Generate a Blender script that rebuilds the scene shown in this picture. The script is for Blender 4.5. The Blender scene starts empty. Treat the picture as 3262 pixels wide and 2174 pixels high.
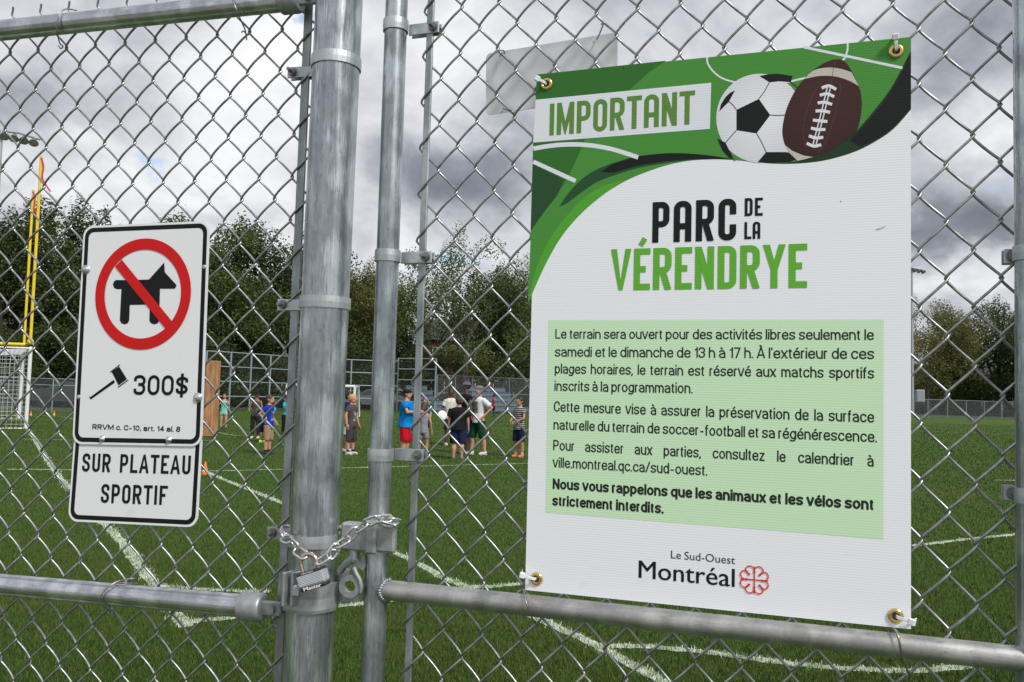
import bpy, math, random
import numpy as np
from mathutils import Vector, Matrix
from mathutils.geometry import tessellate_polygon
random.seed(7); rng = np.random.default_rng(11)
C = bpy.context.scene.collection
SC = bpy.context.scene
R = math.radians

# ------------------------------------------------------------------ camera
PITCH, ROLL, FPX = R(3.5016), R(1.5185), 2650.7
CX, CY, EYE = 1631.0, 1087.0, 1.5
_f = Vector((0, math.cos(PITCH), math.sin(PITCH)))
_r0 = Vector((1, 0, 0)); _u0 = Vector((0, -math.sin(PITCH), math.cos(PITCH)))
_r = _r0*math.cos(ROLL)+_u0*math.sin(ROLL)
_u = -_r0*math.sin(ROLL)+_u0*math.cos(ROLL)
cam = bpy.data.cameras.new('camera'); camo = bpy.data.objects.new('camera', cam); C.objects.link(camo)
cam.sensor_width = 36; cam.lens = 36*FPX/3262; cam.clip_start = .05; cam.clip_end = 3000
m = Matrix((_r, _u, -_f)).transposed().to_4x4(); m.translation = Vector((0, 0, EYE)); camo.matrix_world = m
SC.camera = camo

# ------------------------------------------------------------------ world and sun
SUN_AZ, SUN_EL = 205.0, 46.0        # compass-like: 0 = +Y, clockwise to +X ; the sun stands behind the camera
def sundir():
    a, e = R(SUN_AZ_), R(SUN_EL)
    return Vector((math.sin(a)*math.cos(e), math.cos(a)*math.cos(e), math.sin(e)))
SUN_AZ_ = 140.0                     # behind and to the right of the camera
w = bpy.data.worlds.new('World'); SC.world = w; w.use_nodes = True
nt = w.node_tree; N = nt.nodes; LK = nt.links; N.clear()
def nd(t, **k):
    n = N.new(t)
    for a, b in k.items(): setattr(n, a, b)
    return n
def mth(op, a, b=None, c=None):
    n = nd('ShaderNodeMath', operation=op)
    for i, x in enumerate((a, b, c)):
        if x is None: continue
        if isinstance(x, (int, float)): n.inputs[i].default_value = x
        else: LK.new(x, n.inputs[i])
    return n.outputs[0]
geo = nd('ShaderNodeTexCoord'); sep = nd('ShaderNodeSeparateXYZ'); LK.new(geo.outputs['Generated'], sep.inputs[0])
dx, dy, dz = sep.outputs
az = mth('MULTIPLY', mth('ARCTAN2', dx, dy), 57.2958)
el = mth('MULTIPLY', mth('ARCSINE', dz), 57.2958)
# cloud-deck coordinates: direction projected on a layer overhead
den = mth('ADD', mth('MAXIMUM', dz, 0.0), .50)
cmb = nd('ShaderNodeCombineXYZ'); LK.new(mth('DIVIDE', dx, den), cmb.inputs[0]); LK.new(mth('DIVIDE', dy, den), cmb.inputs[1]); cmb.inputs[2].default_value = 3.1
def noise(vec, scale, detail, rough, dist=0.0):
    n = nd('ShaderNodeTexNoise'); n.inputs['Scale'].default_value = scale; n.inputs['Detail'].default_value = detail
    n.inputs['Roughness'].default_value = rough; n.inputs['Distortion'].default_value = dist
    LK.new(vec, n.inputs['Vector']); return n.outputs['Fac']
n1 = noise(cmb.outputs[0], 2.6, 5, .5, .3)
n2 = noise(cmb.outputs[0], 6.5, 9, .56, .3)
base = mth('ADD', mth('MULTIPLY', mth('SUBTRACT', n1, .5), .5), mth('MULTIPLY', mth('SUBTRACT', n2, .5), .72))
val = mth('ADD', base, .62)
# the large cloud masses: (azimuth, elevation, width, height, brightness change)
MASS = [(-17.5, 18, 6.0, 5.0, .20), (-25, 14.5, 5, 3, .14), (-14, 22.5, 4, 3, .16), (-29, 16, 6, 2.4, -.20), (-25, 21.5, 5, 2, -.10), (-22, 25, 10, 3, -.02), (-12, 14.2, 3, 2.6, .10),
        (-31, 26, 7, 3.5, .04), (-3, 23, 8, 4, .14), (-5, 14.6, 8, 2.6, -.36), (-8, 11, 6, 1.5, -.06),
        (18, 27, 16, 4, -.02), (-15, 16, 3, 1.6, -.10), (28, 21, 5, 4, -.10), (28.5, 17, 4, 1.8, .17), (27.5, 11.2, 6, 1.7, -.34), (29, 8.2, 7, 1.1, .12), (-8, 8, 20, 2.5, .05), (-10.5, 20, 2.5, 7, -.08)]
wob = mth('MULTIPLY', mth('SUBTRACT', noise(cmb.outputs[0], 4.2, 5, .6), .5), 9.0)
azw = mth('ADD', az, wob)
elw = mth('ADD', el, mth('MULTIPLY', mth('SUBTRACT', noise(cmb.outputs[0], 5.6, 5, .6, .2), .5), 6.0))
for a0, e0, wa, we, amp in MASS:
    q = mth('ADD', mth('POWER', mth('ABSOLUTE', mth('DIVIDE', mth('SUBTRACT', azw, a0), wa)), 2.0), mth('POWER', mth('ABSOLUTE', mth('DIVIDE', mth('SUBTRACT', elw, e0), we)), 2.0))
    val = mth('ADD', val, mth('MULTIPLY', mth('EXPONENT', mth('MULTIPLY', q, -1.0)), amp))
ramp = nd('ShaderNodeValToRGB'); LK.new(val, ramp.inputs[0])
e = ramp.color_ramp.elements
e[0].position = .16; e[0].color = (.135, .150, .178, 1)
e[1].position = 1.0; e[1].color = (.86, .86, .87, 1)
for p, c in ((.36, (.225, .243, .280, 1)), (.50, (.37, .388, .425, 1)), (.62, (.52, .533, .567, 1)), (.77, (.70, .706, .73, 1))):
    x = e.new(p); x.color = c
sky = nd('ShaderNodeTexSky', sky_type='NISHITA'); sky.sun_disc = False
sky.sun_elevation = R(SUN_EL); sky.sun_rotation = R(SUN_AZ_)
bs = nd('ShaderNodeBackground'); LK.new(sky.outputs[0], bs.inputs[0]); bs.inputs[1].default_value = .085
bc = nd('ShaderNodeBackground'); LK.new(ramp.outputs[0], bc.inputs[0]); bc.inputs[1].default_value = .60
# small openings in the deck
op = mth('SUBTRACT', noise(cmb.outputs[0], 5.6, 6, .6, .5), .66)
for a0, e0, wa, we in ((-18.6, 21.6, 1.9, 1.0), (-13.6, 23.8, 1.0, .7), (-23.8, 13.8, 1.6, .6), (-4.2, 8.9, 2.6, 1.1), (-17.0, 8.4, 2.2, .9)):
    q = mth('ADD', mth('POWER', mth('ABSOLUTE', mth('DIVIDE', mth('SUBTRACT', azw, a0), wa)), 2.0), mth('POWER', mth('ABSOLUTE', mth('DIVIDE', mth('SUBTRACT', elw, e0), we)), 2.0))
    op = mth('ADD', op, mth('MULTIPLY', mth('EXPONENT', mth('MULTIPLY', q, -1.0)), .22))
opf = nd('ShaderNodeMapRange'); opf.clamp = True; LK.new(op, opf.inputs[0])
opf.inputs[1].default_value = .0; opf.inputs[2].default_value = .12; opf.inputs[3].default_value = 0; opf.inputs[4].default_value = .75
mix = nd('ShaderNodeMixShader'); LK.new(opf.outputs[0], mix.inputs[0]); LK.new(bc.outputs[0], mix.inputs[1]); LK.new(bs.outputs[0], mix.inputs[2])
out = nd('ShaderNodeOutputWorld'); LK.new(mix.outputs[0], out.inputs[0])
sl = bpy.data.lights.new('sun', 'SUN'); sl.energy = 1.5; sl.angle = R(11); sl.color = (1, .965, .92)
so = bpy.data.objects.new('sun', sl); C.objects.link(so); so.rotation_euler = sundir().to_track_quat('Z', 'Y').to_euler()
SC.view_settings.view_transform = 'Standard'; SC.view_settings.look = 'None'; SC.view_settings.gamma = 1
SC.view_settings.use_curve_mapping = False; SC.view_settings.exposure = 1.10
SC.cycles.max_bounces = 6; SC.cycles.transparent_max_bounces = 8

# ------------------------------------------------------------------ helpers: image measurements to places in the world
def ray(px, py): return _f+_r*((px-CX)/FPX)-_u*((py-CY)/FPX)
EYEV = Vector((0, 0, EYE))
class Plane:
    def __init__(s, O, yaw):
        s.O = Vector(O); s.D = Vector((math.cos(yaw), math.sin(yaw), 0)); s.n = Vector((s.D.y, -s.D.x, 0)); s.yaw = yaw
    def at(s, px, py, off=0.0):
        d = ray(px, py); P = s.O+s.n*off
        return EYEV+d*((P-EYEV).dot(s.n)/d.dot(s.n))
    def loc(s, p):          # world point to (along, height)
        q = p-s.O; return q.dot(s.D), q.z
    def pt(s, a, z, off=0.0): return s.O+s.D*a+Vector((0, 0, z))+s.n*off
def ground(px, py, z=0.0):
    d = ray(px, py); return EYEV+d*((z-EYE)/d.z)
def atdist(px, py, Y):
    d = ray(px, py); return EYEV+d*(Y/d.y)
GL = Plane((-.4399, 1.6131, EYE+.6674), -.2423)     # the fixed fence on the left
GR = Plane((-.1460, 1.5384, EYE+.6770), -.3269)     # the gate leaf on the right

# ------------------------------------------------------------------ helpers: meshes
def frames(path, closed=False):
    P = [Vector(p) for p in path]; n = len(P); T = []
    for i in range(n):
        a = P[(i-1) % n] if (closed or i > 0) else P[i]; b = P[(i+1) % n] if (closed or i < n-1) else P[i]
        t = (b-a); T.append(t.normalized() if t.length > 1e-9 else Vector((0, 0, 1)))
    up = Vector((0, 0, 1)) if abs(T[0].z) < .9 else Vector((1, 0, 0))
    U = (up-T[0]*up.dot(T[0])).normalized(); out = []
    for i in range(n):
        if i: U = U-T[i]*U.dot(T[i]); U = U.normalized() if U.length > 1e-9 else Vector((1, 0, 0))
        out.append((P[i], U, T[i].cross(U)))
    return out
class MB:
    def __init__(s): s.v = []; s.f = []; s.s = []
    def add(s, vs, fs, smooth=False):
        b = len(s.v); s.v += [tuple(x) for x in vs]; s.f += [tuple(i+b for i in f) for f in fs]; s.s += [smooth]*len(fs); return s
    def tube(s, path, r, n=8, caps=True, closed=False, flat=1.0):
        fr = frames(path, closed); m = len(fr); rr = r if isinstance(r, (list, tuple)) else [r]*m
        vs = []; fs = []
        for (p, U, V), q in zip(fr, rr):
            for k in range(n):
                a = 2*math.pi*k/n; vs.append(p+U*(q*math.cos(a))+V*(q*flat*math.sin(a)))
        for i in range(m if closed else m-1):
            j = (i+1) % m
            for k in range(n): fs.append((i*n+k, i*n+(k+1) % n, j*n+(k+1) % n, j*n+k))
        s.add(vs, fs, True)
        if caps and not closed: s.add([vs[k] for k in range(n)][::-1], [tuple(range(n))]); s.add([vs[(m-1)*n+k] for k in range(n)], [tuple(range(n))])
        return s
    def box(s, c, size, X=(1, 0, 0), Y=(0, 1, 0), Z=(0, 0, 1), bev=0.0):
        c = Vector(c); X = Vector(X)*size[0]/2; Y = Vector(Y)*size[1]/2; Z = Vector(Z)*size[2]/2
        if bev:                     # chamfered along the Z edges and caps
            bx = bev/(size[0]/2); by = bev/(size[1]/2); bz = bev/(size[2]/2)
            o8 = [(1, 1-by), (1-bx, 1), (-1+bx, 1), (-1, 1-by), (-1, -1+by), (-1+bx, -1), (1-bx, -1), (1, -1+by)]
            i8 = [(a*(1-bx) if abs(a) == 1 else a, b*(1-by) if abs(b) == 1 else b) for a, b in o8]
            vs = []
            for pts, z in ((i8, -1), (o8, -1+bz), (o8, 1-bz), (i8, 1)): vs += [c+X*a+Y*b+Z*z for a, b in pts]
            fs = [tuple(range(7, -1, -1)), tuple(range(24, 32))]
            for L in range(3):
                for k in range(8): fs.append((L*8+k, L*8+(k+1) % 8, L*8+8+(k+1) % 8, L*8+8+k))
            return s.add(vs, fs)
        vs = [c+X*a+Y*b+Z*d for a in (-1, 1) for b in (-1, 1) for d in (-1, 1)]
        return s.add(vs, [(0, 1, 3, 2), (4, 6, 7, 5), (0, 4, 5, 1), (2, 3, 7, 6), (0, 2, 6, 4), (1, 5, 7, 3)])
    def cyl(s, a, b, r, n=16, r2=None): return s.tube([a, b], [r, r if r2 is None else r2], n)
    def ring(s, c, axis, prof, n=32, smooth=True):      # closed profile of (radius, height) swept round the axis
        c = Vector(c); A = Vector(axis).normalized(); U = A.orthogonal().normalized(); V = A.cross(U); m = len(prof)
        vs = []; fs = []
        for k in range(n):
            a = 2*math.pi*k/n; d = U*math.cos(a)+V*math.sin(a)
            vs += [c+d*r+A*h for r, h in prof]
        for k in range(n):
            for i in range(m): fs.append((k*m+i, ((k+1) % n)*m+i, ((k+1) % n)*m+(i+1) % m, k*m+(i+1) % m))
        return s.add(vs, fs, False)
    def lathe(s, c, axis, prof, n=24):
        c = Vector(c); A = Vector(axis).normalized(); U = A.orthogonal().normalized(); V = A.cross(U); m = len(prof); vs = []; fs = []
        for k in range(n):
            a = 2*math.pi*k/n; d = U*math.cos(a)+V*math.sin(a); vs += [c+d*r+A*h for r, h in prof]
        for k in range(n):
            for i in range(m-1): fs.append((k*m+i, ((k+1) % n)*m+i, ((k+1) % n)*m+i+1, k*m+i+1))
        return s.add(vs, fs, True)
    def ell(s, c, r, rot=None, n=12, m=8):
        c = Vector(c); vs = []; fs = []
        for i in range(m+1):
            t = math.pi*i/m
            for k in range(n):
                a = 2*math.pi*k/n; p = Vector((math.sin(t)*math.cos(a)*r[0], math.sin(t)*math.sin(a)*r[1], math.cos(t)*r[2]))
                vs.append(c+(rot @ p if rot else p))
        for i in range(m):
            for k in range(n): fs.append((i*n+k, (i+1)*n+k, (i+1)*n+(k+1) % n, i*n+(k+1) % n))
        return s.add(vs, fs, True)
    def plate(s, poly, th):         # outline polygon (3-D, planar) given a thickness vector
        P = [Vector(p) for p in poly]; th = Vector(th); n = len(P)
        tri = tessellate_polygon([P])
        s.add(P, [tuple(t) for t in tri]); s.add([p+th for p in P], [tuple(t)[::-1] for t in tri])
        s.add(P+[p+th for p in P], [(i, (i+1) % n, n+(i+1) % n, n+i) for i in range(n)]); return s
    def flat(s, poly):
        P = [Vector(p) for p in poly]; return s.add(P, [tuple(t) for t in tessellate_polygon([P])])
    def build(s, name, mat, parent=None, fix=False):
        o = newobj(name, mesh_of(s, name, mat, parent)); 
        if parent is not None: o.parent = parent
        return o
def root_of(o):
    while o.parent: o = o.parent
    return o
def mesh_of(s, name, mat, parent=None):
    me = bpy.data.meshes.new(name); vs = s.v
    if parent is not None:
        rt = root_of(parent); M = Matrix.LocRotScale(rt.location, rt.rotation_euler, rt.scale).inverted(); vs = [tuple(M @ Vector(v)) for v in vs]
    me.from_pydata(vs, [], s.f); me.polygons.foreach_set('use_smooth', s.s)
    me.materials.append(mat); me.update(); return me
def newobj(name, me):
    o = bpy.data.objects.new(name, me); C.objects.link(o); return o
def tag(o, label=None, cat=None, group=None, kind=None):
    for k, v in (('label', label), ('category', cat), ('group', group), ('kind', kind)):
        if v: o[k] = v
    return o
def thing(name, label, cat, loc=(0, 0, 0), rz=0, group=None):
    o = bpy.data.objects.new(name, None); C.objects.link(o); o.location = loc; o.rotation_euler = (0, 0, rz); o.empty_display_size = .1
    return tag(o, label, cat, group)
def npmesh(name, V, F, mat, smooth=False):
    V = np.asarray(V, np.float32); F = np.asarray(F, np.int32); me = bpy.data.meshes.new(name)
    me.vertices.add(len(V)); me.vertices.foreach_set('co', V.ravel()); k = F.shape[1]
    me.loops.add(F.size); me.loops.foreach_set('vertex_index', F.ravel()); me.polygons.add(len(F))
    me.polygons.foreach_set('loop_start', np.arange(0, F.size, k, dtype=np.int32)); me.update(calc_edges=True)
    if smooth: me.polygons.foreach_set('use_smooth', np.ones(len(F), bool))
    me.materials.append(mat); return me
def spline(pts, k=8, closed=False):                  # Catmull-Rom through 2-D or 3-D points
    P = [Vector(p).to_3d() if len(p) == 2 else Vector(p) for p in pts]; n = len(P); o = []
    for i in range(n if closed else n-1):
        p0 = P[(i-1) % n] if closed or i else P[0]; p1 = P[i]; p2 = P[(i+1) % n]; p3 = P[(i+2) % n] if closed or i+2 < n else P[n-1]
        for j in range(k):
            t = j/k; o.append(.5*((2*p1)+(p2-p0)*t+(2*p0-5*p1+4*p2-p3)*t*t+(3*p1-3*p2+p3-p0)*t**3))
    if not closed: o.append(P[-1])
    return o

# ------------------------------------------------------------------ materials
class Mt:
    def __init__(s, name, col=(.5, .5, .5), rough=.6, metal=0.0, spec=.5):
        s.m = bpy.data.materials.new(name); s.m.use_nodes = True; s.t = s.m.node_tree; s.b = s.t.nodes['Principled BSDF']
        s.b.inputs['Base Color'].default_value = (*col, 1); s.b.inputs['Roughness'].default_value = rough; s.b.inputs['Metallic'].default_value = metal
        s.b.inputs['Specular IOR Level'].default_value = spec
        s.col = col
    def n(s, t, **k):
        x = s.t.nodes.new(t)
        for a, b in k.items(): setattr(x, a, b)
        return x
    def coord(s, scale=(1, 1, 1), kind='Object'):
        c = s.n('ShaderNodeTexCoord'); mp = s.n('ShaderNodeMapping'); mp.inputs['Scale'].default_value = scale; s.t.links.new(c.outputs[kind], mp.inputs[0]); return mp.outputs[0]
    def noise(s, scale, detail=4, rough=.5, stretch=(1, 1, 1), kind='Object', dist=0):
        x = s.n('ShaderNodeTexNoise'); x.inputs['Scale'].default_value = scale; x.inputs['Detail'].default_value = detail; x.inputs['Roughness'].default_value = rough; x.inputs['Distortion'].default_value = dist
        s.t.links.new(s.coord(stretch, kind), x.inputs['Vector']); return x.outputs['Fac']
    def ramp(s, src, stops):
        r = s.n('ShaderNodeValToRGB'); s.t.links.new(src, r.inputs[0]); e = r.color_ramp.elements
        e[0].position, e[0].color = stops[0][0], (*stops[0][1], 1); e[1].position, e[1].color = stops[-1][0], (*stops[-1][1], 1)
        for p, c in stops[1:-1]: q = e.new(p); q.color = (*c, 1)
        return r.outputs[0]
    def mix(s, f, a, b, mode='MIX'):
        x = s.n('ShaderNodeMix', data_type='RGBA', blend_type=mode)
        for i, v in ((0, f), (6, a), (7, b)):
            if isinstance(v, (int, float)): x.inputs[i].default_value = v
            elif isinstance(v, tuple): x.inputs[i].default_value = (*v, 1)
            else: s.t.links.new(v, x.inputs[i])
        return x.outputs[2]
    def color(s, src): s.t.links.new(src, s.b.inputs['Base Color']); return s
    def rough(s, src, lo, hi):
        x = s.n('ShaderNodeMapRange'); s.t.links.new(src, x.inputs[0]); x.inputs[1].default_value = .3; x.inputs[2].default_value = .7; x.inputs[3].default_value = lo; x.inputs[4].default_value = hi
        s.t.links.new(x.outputs[0], s.b.inputs['Roughness']); return s
    def bump(s, src, strength=.3, dist=.002):
        x = s.n('ShaderNodeBump'); x.inputs['Strength'].default_value = strength; x.inputs['Distance'].default_value = dist; s.t.links.new(src, x.inputs['Height']); s.t.links.new(x.outputs[0], s.b.inputs['Normal']); return s
def simple(name, col, rough=.6, metal=0.0, var=.15, scale=30, spec=.5, bump=0):
    q = Mt(name, col, rough, metal, spec); f = q.noise(scale, 4, .55)
    q.color(q.ramp(f, [(.3, tuple(max(0, c*(1-var)) for c in col)), (.7, tuple(min(1, c*(1+var)) for c in col))]))
    if bump: q.bump(f, bump, .002)
    return q.m
def galv(name, dark, light, rlo, rhi, streak=(14, 14, 1.2), spang=60, metal=.9, dirt=None, bump2=False):
    q = Mt(name, light, .4, metal)
    a = q.noise(3.2, 6, .62, streak); b = q.noise(spang, 3, .6)
    v = q.n('ShaderNodeTexVoronoi'); v.inputs['Scale'].default_value = spang*1.3; q.t.links.new(q.coord((1, 1, .45)), v.inputs['Vector'])
    c = q.ramp(a, [(.32, dark), (.5, tuple((x+y)/2 for x, y in zip(dark, light))), (.68, light)])
    c = q.mix(.28, c, q.ramp(v.outputs['Color'], [(.1, tuple(x*.72 for x in dark)), (.9, tuple(min(1, x*1.12) for x in light))]))
    v2 = q.n('ShaderNodeTexVoronoi', feature='SMOOTH_F1'); v2.inputs['Scale'].default_value = 42; nn_ = q.n('ShaderNodeTexNoise'); nn_.inputs['Scale'].default_value = 60; ad = q.n('ShaderNodeMix', data_type='VECTOR'); ad.inputs[0].default_value = .04; q.t.links.new(q.coord((1, 1, .55)), ad.inputs[4]); q.t.links.new(nn_.outputs['Color'], ad.inputs[5]); q.t.links.new(ad.outputs[1], v2.inputs['Vector'])
    c = q.mix(.46, c, q.ramp(v2.outputs['Color'], [(.36, tuple(x*.75 for x in dark)), (.5, tuple((x+y)/2 for x, y in zip(dark, light))), (.64, tuple(min(1, x*1.15) for x in light))]))
    sp = q.ramp(b, [(.28, (.45, .44, .42)), (.36, (1, 1, 1))]); c = q.mix(.6, c, sp, 'MULTIPLY')
    if dirt: c = q.mix(q.ramp(q.noise(9, 6, .65, (1, 1, 1)), [(.6, (0, 0, 0)), (.7, (.7, .7, .7))]), c, dirt)
    q.color(c); q.rough(a, rlo, rhi); 
    if bump2:
        x = q.n('ShaderNodeMath', operation='MULTIPLY_ADD'); q.t.links.new(q.noise(9, 2, .4, (3.2, 3.2, .10)), x.inputs[0]); x.inputs[1].default_value = 2; q.t.links.new(b, x.inputs[2]); q.bump(x.outputs[0], .16, .001)
    else: q.bump(b, .12, .001)
    return q.m
M_GALV = galv('galvanised_steel', (.20, .235, .25), (.58, .64, .66), .16, .40, (24, 24, .55), 120, metal=.80, bump2=True)
M_GALVD = galv('weathered_galvanised_steel', (.23, .26, .265), (.44, .485, .49), .38, .55, (8, 8, 4), 140, .75)
M_RAIL = galv('bright_galvanised_tube', (.40, .42, .45), (.70, .72, .76), .17, .28, (1.5, 1.5, 12), 160)
M_RAILD = galv('dull_rusty_tube', (.34, .34, .33), (.52, .52, .50), .34, .50, (2, 2, 8), 160, .8, (.36, .22, .11))
M_WIRE = simple('galvanised_wire', (.315, .33, .33), .36, .85, .35, 60)
M_BAND = galv('galvanised_band', (.42, .46, .47), (.60, .65, .66), .34, .5, (4, 4, 4), 70, .75)
M_BOLT = simple('dark_zinc_bolt', (.24, .24, .24), .42, .8, .3, 200)
M_CAST = simple('cast_grey_fitting', (.34, .36, .37), .5, .6, .18, 70, bump=.3)
M_CHAIN = simple('zinc_chain', (.60, .61, .60), .28, .9, .15, 300)
M_TIEW = simple('dark_tie_wire', (.30, .29, .27), .38, .85, .3, 150)
M_BRASS = simple('brass_grommet', (.75, .52, .17), .22, 1.0, .1, 100)
M_NYLON = simple('white_nylon', (.80, .80, .84), .35, 0, .03, 60)
# ================================================================== GROUND
def blank_ground():
    q = Mt('mown_grass', (.05, .09, .02), .9, 0, .2)
    a = q.noise(.22, 4, .6); b = q.noise(2.2, 5, .6); c = q.noise(38, 4, .7)
    col = q.ramp(a, [(.36, (.030, .070, .012)), (.52, (.050, .096, .018)), (.66, (.100, .122, .032))])
    col = q.mix(.42, col, q.ramp(b, [(.3, (.026, .070, .006)), (.7, (.095, .155, .020))]))
    col = q.mix(.5, col, q.ramp(c, [(.3, (.020, .050, .005)), (.7, (.090, .160, .022))]))
    q.color(col); q.bump(c, .9, .03); return q.m
M_GROUND = blank_ground()
g = MB(); g.add([(-900, -300, 0), (900, -300, 0), (900, 1500, 0), (-900, 1500, 0)], [(0, 1, 2, 3)])
tag(g.build('grass_field', M_GROUND), kind='structure')
M_ASPH = simple('asphalt', (.055, .055, .056), .9, 0, .25, 25)
M_CONC = simple('worn_concrete', (.20, .195, .18), .9, 0, .2, 6)
g = MB(); g.add([(-60, -14, .004), (60, -30, .004), (60, -1.2, .004), (-60, .9, .004)], [(0, 1, 2, 3)])
tag(g.build('pavement', M_CONC), kind='structure')
# the lane behind the far fence
far = [ground(-400, 1315), ground(700, 1311), ground(1175, 1311), ground(1620, 1316), ground(3100, 1333), ground(3700, 1345)]
road = MB(); ps = far; k = len(ps)
vs = [(p.x, p.y+5, .006) for p in ps]+[(p.x, p.y+12, .006) for p in ps]
road.add(vs, [(i, i+1, k+i+1, k+i) for i in range(k-1)])
tag(road.build('road', M_ASPH), kind='structure')

# ---- painted lines on the grass: each a ragged sheet with whitened blades standing in it
q = Mt('chalk_paint', (.5, .5, .5), .95, 0, .2); q.color(q.ramp(q.noise(7, 6, .75), [(.32, (.08, .14, .035)), (.44, (.26, .34, .20)), (.60, (.50, .56, .47))])); M_CHALK = q.m
q = Mt('chalked_blades', (.6, .64, .58), .8, 0, .2)
gi = q.n('ShaderNodeNewGeometry'); q.color(q.ramp(gi.outputs['Random Per Island'], [(0, (.16, .27, .11)), (.35, (.46, .53, .41)), (1, (.72, .76, .69))])); M_CBLADE = q.m
LINES = []
def blades(P, H, W, lean=.45):
    n = len(P); a = rng.uniform(0, 2*np.pi, n); w = W*rng.uniform(.6, 1.2, n); h = H*rng.uniform(.55, 1.25, n)
    b = rng.uniform(0, 2*np.pi, n); l = h*rng.uniform(.1, 1, n)*lean*1.6
    dxy = np.stack([np.cos(a)*w/2, np.sin(a)*w/2, np.zeros(n)], 1); tip = np.stack([np.cos(b)*l, np.sin(b)*l, h], 1)
    mid = tip*np.array([.4, .4, .62])
    V = np.stack([P-dxy, P+dxy, P+mid-dxy*.7, P+mid+dxy*.7, P+tip], 1).reshape(-1, 3)
    o = np.arange(n)[:, None]*5
    F = np.concatenate([o+np.array([0, 1, 3]), o+np.array([0, 3, 2]), o+np.array([2, 3, 4])], 0)
    return V, F
def strip(pxs, width, dens=1.0, h=.023, nm='field_line'):
    P = [ground(x, y) for x, y in pxs]; P = spline([(p.x, p.y, 0) for p in P], 6) if len(P) > 2 else [P[0].lerp(P[1], i/12) for i in range(13)]
    g = MB(); L = []; 
    # resample
    pts = [P[0]]
    for a, b in zip(P[:-1], P[1:]):
        L_ = (b-a).length; k = max(1, min(40, int(L_/.12)))
        pts += [a.lerp(b, (i+1)/k) for i in range(k)]
    n = len(pts); vs = []
    for i, p in enumerate(pts):
        t = (pts[min(i+1, n-1)]-pts[max(i-1, 0)]); t.z = 0; t.normalize(); s = Vector((-t.y, t.x, 0))
        j1 = random.uniform(-.14, .14)*width; j2 = random.uniform(-.14, .14)*width
        vs += [p+s*(width/2+j1)*.82+Vector((0, 0, .004+.0005*len(LINES))), p-s*(width/2+j2)*.82+Vector((0, 0, .004+.0005*len(LINES)))]
    g.add(vs, [(2*i, 2*i+1, 2*i+3, 2*i+2) for i in range(n-1)])
    o = tag(g.build(nm, M_CHALK), kind='structure')
    # blades
    V = np.array([tuple(p) for p in pts]); LINES.append((V, width))
    seg = V[1:]-V[:-1]; ln = np.linalg.norm(seg, axis=1); dist = np.linalg.norm((V[1:]+V[:-1])/2, axis=1)
    per = ln*width*np.clip(60000/np.maximum(dist, 3)**1.7, 60, 7500)*dens
    idx = np.repeat(np.arange(len(seg)), np.maximum(per.astype(int), 0))
    if len(idx):
        t = rng.uniform(0, 1, len(idx))[:, None]; s = np.clip(rng.normal(0, .31, len(idx)), -.75, .75)[:, None]*width
        nrm = np.stack([-seg[:, 1], seg[:, 0], 0*ln], 1)/np.maximum(ln, 1e-6)[:, None]
        B = V[idx]+seg[idx]*t+nrm[idx]*s
        VV, FF = blades(B, h, .0065*np.clip(dist[idx]/7, 1, 3)); me = npmesh('painted_blades', VV, FF, M_CBLADE)
        ob = newobj('painted_blades', me); ob.parent = o; tag(ob, kind='stuff')
    return o
strip([(85, 1360), (140, 1450), (210, 1545), (340, 1675), (410, 1755), (480, 1850), (545, 1935), (590, 2000)], .11, nm='field_line')
strip([(648, 1500), (740, 1540), (890, 1600), (1050, 1670), (1240, 1755), (1340, 1802), (1430, 1850), (1520, 1872), (1660, 1862)], .10)
strip([(500, 1868), (640, 1880), (860, 1888)], .09)
strip([(560, 1988), (700, 1975), (880, 1955), (1060, 1936), (1180, 1922), (1255, 1915)], .10)
strip([(1430, 1850), (1560, 1905), (1740, 1985), (1880, 2050), (2010, 2120), (2120, 2180)], .10)
strip([(1900, 2062), (2060, 2064), (2260, 2082), (2460, 2110), (2660, 2132), (2900, 2140), (3120, 2122), (3262, 2095)], .10)
strip([(2905, 1742), (3050, 1724), (3262, 1702), (3420, 1690)], .10)
strip([(3168, 1531), (3262, 1533), (3500, 1540)], .10)
strip([(20, 1497), (640, 1502), (900, 1497), (1300, 1488), (1700, 1478), (2200, 1470)], .10, .6)
strip([(60, 1400), (130, 1402), (330, 1404), (700, 1405)], .10, .5)
strip([(690, 1378), (730, 1386), (790, 1393)], .10, .6)
strip([(1130, 1336), (1400, 1352), (1700, 1372), (1900, 1390)], .10, .5)
strip([(1500, 1352), (2000, 1353)], .10, .4)
strip([(2900, 1361), (3040, 1368), (3300, 1385)], .12, .4)
strip([(2900, 1374), (3080, 1380), (3300, 1384)], .12, .4)
strip([(3170, 1345), (3290, 1345)], .12, .4)
strip([(130, 1325), (200, 1330), (250, 1340)], .09, .4)

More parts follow.
